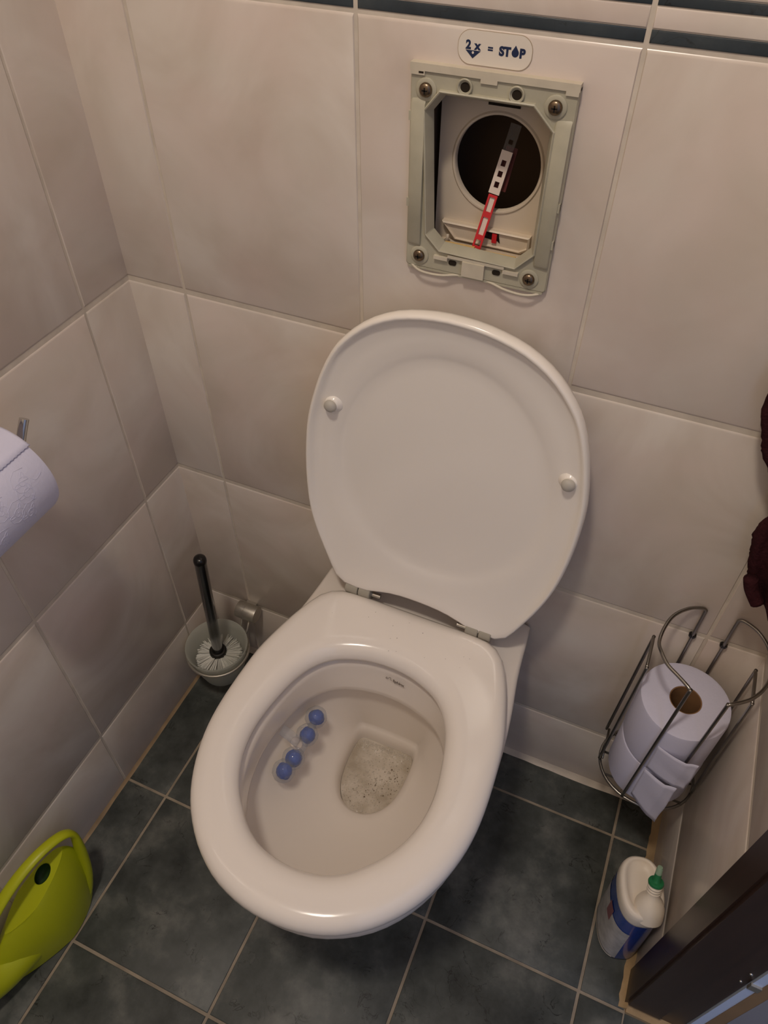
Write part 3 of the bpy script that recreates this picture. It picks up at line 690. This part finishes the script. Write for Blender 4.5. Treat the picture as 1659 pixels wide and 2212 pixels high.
st = thing('drop_in_holder', 'red and white perforated plastic strip hanging through the round hole', 'plastic strip', (.4615, .018, .965))
A0 = Vector((.4625, .0165, .9640)); A1 = Vector((.4775, .0500, 1.0620)); d_ = (A1 - A0); Ls = d_.length; d_.normalize()
sx = Vector((1, 0, 0)); sx = (sx - d_ * sx.dot(d_)).normalized(); sn = sx.cross(d_).normalized()
if sn.y > 0: sn = -sn
def strip_pt(u, t, nn): return A0 + sx * u + d_ * t + sn * nn
def ladder(wid, t0, t1, wins, th, nm, m, nn=0.0):
    mb_ = MB()
    def bx(u0, u1, a, b):
        mb_.add([strip_pt(u, t, q) for q in (nn, nn + th) for u, t in ((u0, a), (u1, a), (u1, b), (u0, b))], [(0, 3, 2, 1), (4, 5, 6, 7), (0, 1, 5, 4), (1, 2, 6, 5), (2, 3, 7, 6), (3, 0, 4, 7)])
    ww = wins[0][2]
    bx(-wid, -ww, t0, t1); bx(ww, wid, t0, t1)
    cur = t0
    for a, b, w_ in wins:
        bx(-ww, ww, cur, a); cur = b
    bx(-ww, ww, cur, t1)
    return mb_.build(nm, m, st)
ladder(.0047, 0, .053, [(.0025, .0085, .0028), (.0135, .031, .0026), (.0365, .0505, .0026)], .0022, 'red_strip', M['red'])
MB().box((-1, -1, -1), (-.999, -.999, -.999))
wi = MB()
wi.add([strip_pt(u, t, q) for q in (-.0012, .0003) for u, t in ((-.0027, .0135), (.0027, .0135), (.0027, .0510), (-.0027, .0510))], [(0, 3, 2, 1), (4, 5, 6, 7), (0, 1, 5, 4), (1, 2, 6, 5), (2, 3, 7, 6), (3, 0, 4, 7)])
wi.build('white_inlay', M['white_plastic'], st)
ladder(.0056, .054, .094, [(.0600, .0655, .0024), (.0700, .0755, .0024), (.0800, .0855, .0024)], .0020, 'white_strip', M['white_plastic'], .0006)
ladder(.0054, .094, .118, [(.100, .104, .0022)], .0012, 'clear_tip', M['ghost'], .0004)
MB().add([strip_pt(u, t, q) for q in (-.006, -.005) for u, t in ((-.0052, .058), (.0092, .058), (.0078, .098), (-.0040, .098))], [(0, 3, 2, 1), (4, 5, 6, 7), (0, 1, 5, 4), (1, 2, 6, 5), (2, 3, 7, 6), (3, 0, 4, 7)]).build('back_strip', M['darkred'], st)

sk = thing('flush_sticker', 'white rounded sticker with blue 2x = STOP flush instruction above the frame', 'sticker', (.4663, 0, 1.1487))
pl = rrect(.4335, .4990, 1.1355, 1.1618, .0115, 8)
MB().prism([(a, 0, b) for a, b in pl], (0, -.0006, 0)).build('sticker_edge', M['sticker_edge'], sk)
MB().prism([(a * .985 + .4663 * .015, 0, b * .97 + 1.1487 * .03) for a, b in pl], (0, -.0008, 0)).build('sticker_face', M['sticker'], sk)
tm = lambda x, z: frame4((x, -.0009, z), (1, 0, 0), (0, 0, 1))
text_mesh('lettering', '2', .0090, M['navy'], sk, tm(.4408, 1.1475), .0001, .00042)
text_mesh('lettering', 'x', .0088, M['navy'], sk, tm(.4490, 1.1475), .0001, .00042)
text_mesh('lettering', '=', .0082, M['navy'], sk, tm(.4602, 1.1463), .0001, .00025)
text_mesh('lettering', 'ST', .0092, M['navy'], sk, tm(.4704, 1.1455), .0001, .00052)
text_mesh('lettering', 'P', .0092, M['navy'], sk, tm(.4880, 1.1455), .0001, .00052)
MB().prism([(.4408, -.0008, 1.1465), (.4543, -.0008, 1.1465), (.4475, -.0008, 1.1405)], (0, -.0002, 0)).build('triangle', M['navy'], sk)
MB().revolve([(0, 0), (.0010, 0), (.0010, .00015), (0, .00015)], (.4475, -.0010, 1.1449), (0, -1, 0), 12).build('dot', M['sticker'], sk)
drop = [(.4843, 1.1540)] + [(.4843 + .0031 * math.sin(a), 1.1484 - .0031 * math.cos(a)) for a in [math.radians(q) for q in range(110, -111, -20)]]
MB().prism([(a, -.0008, b) for a, b in drop], (0, -.0002, 0)).build('drop', M['navy'], sk)

# ------------------------------------------------------------------ toilet brush and its wall holder
bh = thing('brush_holder', 'wall bracket of brushed steel carrying a frosted glass cup in the left corner', 'brush holder', (.064, -.09, .055))
CX, CY = .0655, -.0925
MB().revolve([(0, .0), (.0135, .0), (.0158, .001), (.0163, .0025), (.0163, .0180), (.0158, .0185), (.0163, .019), (.0163, .0405), (.0158, .0418), (.0145, .0420), (0, .0420)], (.0735, -.0205, .1725), (1, 0, 0), 32).build('bracket', M['steel'], bh, smooth=40)
MB().box((.084, -.012, .166), (.105, 0, .180)).build('wall_plate', M['steel'], bh)
ringp = [(CX + .0575 * math.cos(2 * PI * k / 48), CY + .0575 * math.sin(2 * PI * k / 48), .1245) for k in range(48)]
rg = MB().tube(ringp, .0030, 10, closed=True)
rg.tube([(.083, -.021, .162), (.083, -.034, .138), (.083, CY + .0525, .128)], .0022, 8).tube([(.0985, -.021, .162), (.0985, -.036, .138), (.0985, CY + .0445, .128)], .0022, 8)
rg.build('ring', M['steel'], bh, smooth=True)
MB().revolve([(0, .0545), (.034, .0545), (.0385, .058), (.045, .080), (.0500, .105), (.0535, .125), (.0572, .137), (.0585, .143), (.0575, .1450), (.0555, .143), (.0515, .128), (.0475, .108), (.042, .082), (.036, .062), (0, .0590)], (CX, CY, 0), (0, 0, 1), 48).build('glass_cup', M['frosted'], bh, smooth=50, label='frosted glass cup')
br = thing('toilet_brush', 'toilet brush with dark chrome handle standing in the frosted glass cup', 'toilet brush', (CX, CY, .06))
hb0, hb1 = Vector((.0640, -.0915, .118)), Vector((.0790, -.0905, .395))
hd = (hb1 - hb0).normalized(); HL = (hb1 - hb0).length
MB().revolve([(0, 0), (.0094, 0), (.0098, .003), (.0102, HL - .006), (0, HL - .006)], hb0, hd, 28).build('handle', M['handle_metal'], br, smooth=40)
MB().revolve([(.0104, 0), (.0109, .001), (.0109, .006), (.0098, .0098), (.007, .0122), (.0035, .0133), (0, .0135)], hb1 - hd * .006, hd, 24).build('end_cap', M['black'], br, smooth=True)
MB().revolve([(0, -.012), (.0130, -.012), (.0160, -.006), (.0162, .004), (.0145, .0065), (.0112, .007), (.0100, .006)], hb0, hd, 24).build('collar', M['rubber'], br, smooth=True)
bb = MB(); rnd = random.Random(5)
for i in range(1500):
    a = rnd.uniform(0, 2 * PI); el = rnd.uniform(-1.0, .25); z0 = .117 - rnd.random() * .035
    a = round(a / (2 * PI) * 26) / 26 * 2 * PI + rnd.gauss(0, .055)
    p0 = Vector((CX + .008 * math.cos(a), CY + .008 * math.sin(a), z0)); le = rnd.uniform(.0315, .0365) * (.80 + .2 * math.cos(el))
    p1 = p0 + Vector((math.cos(a) * math.cos(el * .5), math.sin(a) * math.cos(el * .5), math.sin(el * .5) * .7)) * le
    w = .00065; t = Vector((-math.sin(a), math.cos(a), 0)) * w; u = Vector((0, 0, w))
    bb.add([p0 + t, p0 - t * .3 + u, p0 - t * .7 - u * .6, p1 + t, p1 - t * .3 + u, p1 - t * .7 - u * .6], [(0, 1, 4, 3), (1, 2, 5, 4), (2, 0, 3, 5), (3, 4, 5)])
bb.build('bristles', M['bristle'], br, kind='stuff')
MB().revolve([(0, .0605), (.020, .062), (.028, .075), (.030, .09), (.024, .102), (.010, .108), (0, .108)], (CX, CY, 0), (0, 0, 1), 20).build('brush_core', M['bristle'], br, smooth=True)

# ------------------------------------------------------------------ spare roll holder (wire) on the back wall, two rolls in it
RC = (.8335, -.0725)
wh = thing('spare_roll_holder', 'bent steel wire rack holding spare toilet rolls in the right corner', 'roll holder', (RC[0], RC[1], .235))
WR = .0023; ZB = .2480
def wire(pts, k=5, r=WR, nm='wire'): return MB().tube(smooth_path(pts, k), r, 10).build(nm, M['wire'], wh, smooth=True)
# front-left upright, loop, left wall wire
wire([(.8078, -.1315, ZB), (.8120, -.1315, .40), (.8163, -.1310, .543), (.8166, -.1308, .553), (.8130, -.1275, .5560), (.800, -.1170, .5560), (.786, -.1060, .5560), (.776, -.090, .556), (.7725, -.073, .5505), (.7745, -.052, .553), (.782, -.030, .556), (.797, -.0135, .5585), (.812, -.0060, .5590), (.8185, -.0045, .5560), (.8190, -.0042, .548), (.8188, -.0042, .50), (.818, -.0042, .38), (.8175, -.0042, ZB)])
wire([(.8530, -.1315, ZB), (.8570, -.1300, .40), (.8610, -.1280, .536), (.8615, -.1275, .546), (.8660, -.1250, .5480), (.8760, -.1180, .5480), (.8870, -.1080, .549), (.8980, -.090, .548), (.9035, -.071, .550), (.9030, -.052, .553), (.896, -.031, .556), (.882, -.0145, .5585), (.8665, -.0062, .5590), (.8600, -.0045, .5560), (.8590, -.0042, .548), (.8588, -.0042, .50), (.858, -.0042, .38), (.8575, -.0042, ZB)])
for x, xt in ((.7645, .7705), (.9010, .8990)):
    wire([(x, -.0330, ZB), (x + (xt - x) * .5, -.0330, .37), (xt, -.0330, .495), (xt, -.0345, .5035), (xt, -.0410, .5060), (xt, -.0760, .5060), (xt, -.0830, .5035), (xt, -.0845, .495), (x + (xt - x) * .5, -.0850, .37), (x, -.0855, ZB)])
rp = [(RC[0] + .0685 * math.cos(2 * PI * k / 40), RC[1] + .0560 * math.sin(2 * PI * k / 40) if False else RC[1] + .0520 * math.sin(2 * PI * k / 40) , ZB - .004) for k in range(40)]
rp = [(RC[0] + .0690 * math.cos(2 * PI * k / 40), RC[1] + (.0655 if math.sin(2 * PI * k / 40) > 0 else .0600) * math.sin(2 * PI * k / 40), ZB - .004) for k in range(40)]
MB().tube(rp, WR, 10, closed=True).build('base_ring', M['wire'], wh, smooth=True)
for q in (-.035, 0, .035): MB().tube([(RC[0] - math.sqrt(.0655 ** 2 - q ** 2), RC[1] + q, ZB - .0005), (RC[0] + math.sqrt(.0655 ** 2 - q ** 2), RC[1] + q, ZB - .0005)], .0018, 8).build('base_bar', M['wire'], wh, smooth=True)
MB().tube([(.7685, -.033, ZB + .002), (.7685, -.0855, ZB + .002)], .0018, 8).build('base_bar', M['wire'], wh, smooth=True)
for x in (.8188, .8588):
    MB().revolve([(.0050, 0), (.0050, .004), (.0035, .0058), (0, .006)], (x, -.0005, .4975), (0, -1, 0), 14).build('wall_screw', M['black'], wh, smooth=40)
def roll(name, label, z0, z1, r, wob, group=None, axis=None):
    t = thing(name, label, 'toilet roll', (RC[0], RC[1], z0), group)
    rw = random.Random(wob); n_ = 48
    prof_ = [(.0210, z0), (r - .005, z0), (r - .0012, z0 + .0018), (r, z0 + .006), (r, z0 + .05), (r, z1 - .006), (r - .0012, z1 - .0018), (r - .005, z1), (.0210, z1)]
    rings_ = [[(RC[0] + (rr + (.0006 * math.sin(3 * a + wob) if rr > .03 else 0)) * math.cos(a), RC[1] + (rr + (.0006 * math.sin(3 * a + wob) if rr > .03 else 0)) * math.sin(a), z) for a in [2 * PI * k / n_ for k in range(n_)]] for rr, z in prof_]
    MB().loft(rings_, loop=True).build('paper', M['paper'], t, smooth=40)
    MB().revolve([(.0208, z0 + .0005), (.0208, z1 - .0005), (.0196, z1 - .0005), (.0196, z0 + .0005)], (RC[0], RC[1], 0), (0, 0, 1), 36, loop=True).build('core', M['card'], t, smooth=40, label='brown cardboard core')
    return t
r2 = roll('toilet_roll', 'white toilet roll lying lower in the wire rack', ZB + .0015, .3445, .0585, 2.0, 'spare toilet rolls')
r1 = roll('toilet_roll', 'upper white toilet roll in the wire rack, its brown core showing', .3450, .4500, .0588, .6, 'spare toilet rolls')
# loose sheets peeling off the front of the rolls
def sheet(parent, a0, a1, z0, z1, lift, nm='loose_sheet', cut=0.0):
    nu, nv = 18, 10; rings_ = []
    for i in range(nu + 1):
        u = i / nu; a = a0 + (a1 - a0) * min(u, .62) / .62 if u < .62 else a1
        row = []
        for j in range(nv + 1):
            v = j / nv; z = z0 + (z1 - z0) * v - cut * u * (1 - v)
            rr = .0592 + .0125 * (min(1, u / .62)) ** 1.5 + .0012 * math.sin(9 * v + 3 * u) * u
            x, y = RC[0] + rr * math.cos(a), RC[1] + rr * math.sin(a)
            if u >= .62:
                w = (u - .62) / .38; tx, ty = -math.sin(a1), math.cos(a1)
                s_ = 1 if a1 > a0 else -1
                x += s_ * tx * w * lift[0] + math.cos(a1) * w * w * lift[1]; y += s_ * ty * w * lift[0] + math.sin(a1) * w * w * lift[1]
                z -= .004 * w * math.sin(4 * v)
            row.append((x, y, z))
        rings_.append(row)
    back = [[(p[0], p[1], p[2]) for p in row] for row in rings_]
    mb_ = MB().loft(rings_, closed=False)
    o = mb_.build(nm, M['paper'], parent, smooth=True)
    sol = o.modifiers.new('thick', 'SOLIDIFY'); sol.thickness = .0006; sol.offset = 1
    return o
D = math.radians
sheet(r1, D(254), D(288), .350, .412, (.014, .003), cut=.005)
sheet(r2, D(254), D(281), .262, .343, (.014, .003), cut=.030)

# ------------------------------------------------------------------ toilet roll on the left wall
LRC = (.0575, .7745); LR0, LR1 = -.402, -.300
lt = thing('toilet_roll', 'white embossed toilet roll in use, on its rod on the left wall', 'toilet roll', (LRC[0], LR0, LRC[1]))
rl = .0565
MB().revolve([(.0215, 0), (rl - .004, 0), (rl - .001, .0015), (rl, .005), (rl, .05), (rl, LR1 - LR0 - .006), (rl - .0012, LR1 - LR0 - .0018), (rl - .005, LR1 - LR0), (.0215, LR1 - LR0)], (LRC[0], LR0, LRC[1]), (0, 1, 0), 72, loop=True).build('paper', M['paper'], lt, smooth=40)
MB().revolve([(.0213, .0005), (.0213, LR1 - LR0 - .0005), (.0200, LR1 - LR0 - .0005), (.0200, .0005)], (LRC[0], LR0, LRC[1]), (0, 1, 0), 36, loop=True).build('core', M['card'], lt, smooth=40)
def cyl(a, y, r): return (LRC[0] + r * math.cos(a), y, LRC[1] + r * math.sin(a))
# outer sheet whose perforated edge lies across the top
aE = D(50)
rows = []
for i in range(25):
    u = i / 24; a = aE + u * D(160)
    rows.append([cyl(a + (D(.5) * ((j % 2) * 2 - 1) if i == 0 else 0), LR0 + .0005 + (LR1 - LR0 - .0010) * j / 40, rl + .0012 + (.0009 if i == 0 else 0)) for j in range(41)])
so = MB().loft(rows, closed=False).build('outer_sheet', M['paper'], lt, smooth=True)
sm = so.modifiers.new('thick', 'SOLIDIFY'); sm.thickness = .0009; sm.offset = -1
# pressed flower pattern
eb = MB()
def surf(s, y): a = s / rl; return cyl(a, y, rl + .0001)
def rosette(s0, y0, k=1.0):
    eb.tube([surf(s0 + k * (.0010 + .0008 * q / 4) * math.cos(q * .7) * (1 + q * .12), y0 + k * (.0010 + .0008 * q / 4) * math.sin(q * .7) * (1 + q * .12)) for q in range(20)], .00022, 5)
    for an in (.6, 2.7, 4.8): eb.tube(smooth_path([surf(s0 + k * r_ * math.cos(an + w_), y0 + k * r_ * math.sin(an + w_)) for r_, w_ in ((.005, -.3), (.009, -.15), (.0115, 0), (.009, .2), (.005, .3))], 3), .00022, 5)
for s0, y0 in ((.026, -.335), (.014, -.338), (-.008, -.345), (.018, -.372), (-.012, -.385), (.030, -.375), (.004, -.358)): rosette(s0, y0)
for j in range(12): eb.tube([surf(.010 - j * .0017, -.3335 - .0008 * j), surf(.0093 - j * .0017, -.3338 - .0008 * j)], .00026, 5)
eb.tube(smooth_path([surf(.030, -.328), surf(.020, -.322), (surf(.022, -.312))], 6), .00026, 5)
eb.build('embossing', M['paper'], lt, smooth=True)
lh = thing('roll_holder', 'chrome rod toilet roll holder with upturned tip on the left wall', 'roll holder', (0, -.425, .79))
MB().tube(smooth_path([(.004, -.426, .787), (.045, -.426, .787), (.0555, -.4245, .787), (.0575, -.414, .787), (.0575, -.35, .787), (.0580, -.298, .787), (.0585, -.290, .7895), (.0592, -.285, .797), (.0600, -.2775, .809), (.0605, -.2700, .8195)], 5), .0052, 14).build('rod', M['chrome'], lh, smooth=50)
MB().revolve([(0, 0), (.022, 0), (.022, .005), (.020, .007), (0, .007)], (0, -.426, .787), (1, 0, 0), 28).build('wall_rose', M['chrome'], lh, smooth=40)

# ------------------------------------------------------------------ cleaner bottle
bt_ = thing('cleaner_bottle', 'white and blue toilet cleaner bottle with green nozzle, on the floor beside the right wall', 'bottle', (.873, -.226, 0))
AX = Vector((.27, -.963, 0)).normalized(); BX = Vector((AX.y, -AX.x, 0)) * -1
def osec(cx, cy, z, a, b, n_=48, e=2.5, tilt=0.0):
    out = []
    for k in range(n_):
        th = 2 * PI * k / n_; c, s = math.cos(th), math.sin(th)
        u = math.copysign(abs(c) ** (2 / e), c) * a; v = math.copysign(abs(s) ** (2 / e), s) * b
        p = Vector((cx, cy, z + tilt * u)) + AX * u + BX * v; out.append(p)
    return out
bc = lambda z: (.8745 - .032 * z, -.2265 + .008 * z)
def bsec(z, a, b, e=2.5, tilt=0.0, d=0.0): c = bc(z); return osec(c[0] + AX.x * d, c[1] + AX.y * d, z, a, b, e=e, tilt=tilt)
MB().loft([bsec(.001, .040, .027), bsec(.004, .0435, .0305), bsec(.012, .0450, .0318), bsec(.06, .0455, .0320), bsec(.11, .0455, .0320), bsec(.145, .0455, .0318), bsec(.168, .0452, .0315)]).build('body', M['bottle_blue'], bt_, smooth=40)
MB().loft([bsec(.166, .0450, .0313), bsec(.172, .0456, .0318), bsec(.184, .0452, .0316), bsec(.192, .0440, .0305), bsec(.1955, .0415, .0280), bsec(.1960, .0380, .0245, d=-.0015), bsec(.193, .0345, .0205, d=-.0035), bsec(.1895, .0325, .0185, d=-.0035), bsec(.1885, .020, .012, d=-.003)]).build('shoulder', M['bottle_white'], bt_, smooth=True)
nc = Vector((.8828, -.2480, .186)); nd = Vector((-.10, .42, .90)).normalized(); NK = 1.15
NECK = [(.0215, -.008), (.0212, .002), (.0200, .009), (.0165, .016), (.0120, .021), (.0092, .025), (.0086, .029), (.0098, .0297), (.0098, .0313), (.0086, .032), (.0098, .0335), (.0098, .0352), (.0086, .036), (.0098, .0373), (.0098, .039), (.0084, .040), (.0084, .0425), (0, .0425)]
MB().revolve([(r_, h_ * NK) for r_, h_ in NECK], nc, nd, 28).build('neck', M['bottle_white'], bt_, smooth=50)
MB().revolve([(r_, h_ * NK) for r_, h_ in [(.0090, .0418), (.0104, .0428), (.0108, .0450), (.0100, .0468), (.0062, .0474), (.0050, .0490), (.0047, .0590), (0, .0590)]], nc, nd, 22).build('nozzle', M['bottle_green'], bt_, smooth=40)
MB().revolve([(r_, h_ * NK) for r_, h_ in [(.0046, .0588), (.0043, .0660), (.0034, .0690), (0, .0692)]], nc, nd, 18).build('nozzle_tip', M['bottle_tip'], bt_, smooth=40)
# label wrapped round the side that faces the room
def side_patch(t0, t1, zb, zt, d, nm, m, n_=26):
    rows_ = []
    for i in range(n_ + 1):
        th = t0 + (t1 - t0) * i / n_; row = []
        for j in range(7):
            v = j / 6; z = zb + (zt - zb) * v; c_, s_ = math.cos(th), math.sin(th); e = 2.5; k = 1.0 if z > .012 else .98
            u = math.copysign(abs(c_) ** (2 / e), c_) * (.0453 * k + d); w = math.copysign(abs(s_) ** (2 / e), s_) * (.0319 * k + d)
            c0 = bc(z); row.append(Vector((c0[0], c0[1], z)) + AX * u + BX * w)
        rows_.append(row)
    return MB().loft(rows_, closed=False).build(nm, m, bt_, smooth=True)
sgnB = 1 if BX.x < 0 else -1
th = lambda deg: math.radians(deg) * sgnB
side_patch(th(10), th(165), .014, .128, .0006, 'label', M['bottle_label'])
side_patch(th(18), th(158), .0095, .0165, .0010, 'label_edge', M['bottle_white'])
side_patch(th(70), th(88), .100, .140, .0009, 'label_print', M['pinkprint'])
side_patch(th(28), th(120), .0170, .0186, .0011, 'label_line', M['ink'])

# ------------------------------------------------------------------ watering can
wc = thing('watering_can', 'small lime green plastic watering can on the floor against the left wall', 'watering can', (.046, -.585, 0))
WR_ = Matrix.Translation((.0440, -.580, 0)) @ Matrix.Rotation(math.radians(-8), 4, 'Z')
SH = .40                                                      # the top slopes down towards the spout
def cw(p): return tuple(WR_ @ Vector(p))
def lens(z, ab, af, b, eb=1.7, ef=1.3, n_=80, ox=0.0):
    out = []
    for k in range(n_):
        t = 2 * PI * k / n_; c, s = math.cos(t), math.sin(t); a, e = (ab, eb) if c > 0 else (af, ef)
        y = math.copysign(abs(c) ** (2 / e), c) * a; x = math.copysign(max(0, 1 - (abs(y) / a) ** e) ** (1 / e), s) * b
        out.append(cw((x + ox, y, z + SH * y * max(0, z - .02) / .12)))
    return out
HO = (-.0022, .034)
def hole_ring(z, f=1.0, n_=80):
    return [cw((HO[0] + .0112 * f * math.sin(t), HO[1] + .0142 * f * math.cos(t), z + SH * (HO[1] + .0142 * f * math.cos(t)))) for t in [2 * PI * k / n_ for k in range(n_)]]
MB().loft([lens(.0, .068, .100, .037), lens(.003, .074, .105, .0405), lens(.03, .081, .107, .0425), lens(.06, .087, .103, .0415), lens(.085, .089, .096, .0380), lens(.105, .087, .085, .0325), lens(.118, .083, .070, .0275), lens(.127, .0785, .058, .0235),
           lens(.1300, .0765, .0530, .0218), lens(.1318, .0745, .0510, .0206, 1.8, 1.4), lens(.1320, .0720, .0490, .0195, 1.8, 1.4), lens(.1318, .0670, .0450, .0175, 1.9, 1.4), hole_ring(.1318, 1.06), hole_ring(.1306, 1.0)], cap1=False).build('body', M['lime'], wc, smooth=26)
MB().loft([hole_ring(.1310, 1.0), hole_ring(.118, .98), hole_ring(.1175, .2)], cap0=False).build('filling_hole', M['green_dark'], wc, smooth=True)
def strap(path, w, th0, nm, m):
    P_ = smooth_path([cw(p) for p in path], 6); rings_ = []
    for i, p in enumerate(P_):
        t = (P_[min(i + 1, len(P_) - 1)] - P_[max(i - 1, 0)]).normalized(); x = Vector((1, -.14, 0)); x = (x - t * x.dot(t)).normalized(); nn = t.cross(x)
        wi_ = w(i / (len(P_) - 1)); th_ = th0 + .0085 * max(0, 1 - i / (len(P_) - 1) / .36); rings_.append([p + x * wi_ * math.cos(a) + nn * th_ * math.sin(a) for a in [2 * PI * k / 14 for k in range(14)]])
    return MB().loft(rings_).build(nm, m, wc, smooth=True)
strap([(.004, .050, .010), (.007, .064, .030), (.009, .077, .065), (.009, .087, .105), (.008, .094, .145), (.0065, .096, .172), (.005, .088, .188), (.003, .070, .197), (.001, .045, .200), (-.001, .015, .196), (-.002, -.015, .186), (-.002, -.045, .170), (-.001, -.070, .148), (.000, -.086, .120), (.000, -.092, .085)],
      lambda s: .0210 - .0125 * min(1, s / .40) ** .7 + .0050 * max(0, s - .55), .0048, 'handle', M['lime'])
MB().tube(smooth_path([cw(p) for p in [(.000, -.030, .036), (.004, -.100, .050), (.006, -.150, .095), (.008, -.190, .160), (.009, -.215, .215)]], 6), [.033 - .020 * i / 24 for i in range(25)], 18).build('spout', M['lime'], wc, smooth=True)

# ------------------------------------------------------------------ towel hanging beside the rack
TDX, TDZ = .012, .012
tw = thing('hand_towel', 'dark maroon terry hand towel hanging in the right corner above the wire rack', 'towel', (.86, -.02, .62))
rt = random.Random(9)
prof_t = [(1.06, .862), (1.03, .830), (.98, .796), (.93, .7725), (.895, .7685), (.868, .7700), (.845, .7800), (.825, .7870), (.806, .8010), (.785, .8115), (.765, .8185), (.748, .8190), (.733, .8120), (.715, .8085), (.695, .8125), (.675, .8170), (.655, .8230), (.640, .8310), (.628, .8420)]
rings_ = []
for i, (z, xl) in enumerate(prof_t):
    z += TDZ; xl += .0035 + .0075 * min(1, max(0, (.80 - z) / .08))
    xr = .9045; n_ = 56; ring = []
    for k in range(n_):
        t = 2 * PI * k / n_; u = .5 - .5 * math.cos(t); x = xl + (xr - xl) * u
        side = 1 if math.sin(t) >= 0 else 0
        fold = .010 * math.sin(u * 9 + z * 5) + .006 * math.sin(u * 21 + z * 9)
        front = -.055 - fold; env = (math.sin(PI * min(1, max(0, u)))) ** .45 if 0 < u < 1 else 0
        y = (-.030 + (front + .030) * env) if side else (-.030 + .026 * env)
        zz = z + (-.020 * u if i >= len(prof_t) - 2 else 0)
        j = .0010
        ring.append((x + rt.uniform(-j, j), y + rt.uniform(-j, j) if side else y, zz))
    rings_.append(ring)
sub = []
for a, b in zip(rings_[:-1], rings_[1:]):
    for q in range(4):
        f = q / 4; sub.append([tuple(pa * (1 - f) + pb * f + (rt.uniform(-.0011, .0011) if d == 0 else 0) for d, (pa, pb) in enumerate(zip(p, r_))) for p, r_ in zip(a, b)])
sub.append(rings_[-1])
MB().loft(sub).build('cloth', M['towel'], tw, smooth=True)
MB().tube(smooth_path([(.8345, -.050, .682), (.8405, -.052, .667), (.8520, -.056, .652)], 5), .008, 12).build('hem', M['towel'], tw, smooth=True)
thk = thing('towel_hook', 'small chrome hook on the back wall holding the maroon towel', 'hook', (.875, 0, 1.06))
MB().tube(smooth_path([(.875, 0, 1.075), (.875, -.03, 1.07), (.875, -.045, 1.05), (.875, -.055, 1.075)], 5), .004, 10).build('hook_arm', M['chrome'], thk, smooth=True)

# ------------------------------------------------------------------ ceiling lamp
cl = thing('ceiling_lamp', 'round ceiling lamp with a frosted shade', 'lamp', (LAMP_P[0], LAMP_P[1], CEIL))
MB().revolve([(0, 0), (.11, 0), (.11, -.018), (0, -.018)], (LAMP_P[0], LAMP_P[1], CEIL), (0, 0, 1), 40).build('base', M['white_plastic'], cl, smooth=40)
MB().revolve([(.105, -.018), (.100, -.05), (.085, -.085), (.078, -.10), (.0, -.115)], (LAMP_P[0], LAMP_P[1], CEIL), (0, 0, 1), 40).build('shade', M['lamp'], cl, smooth=True)
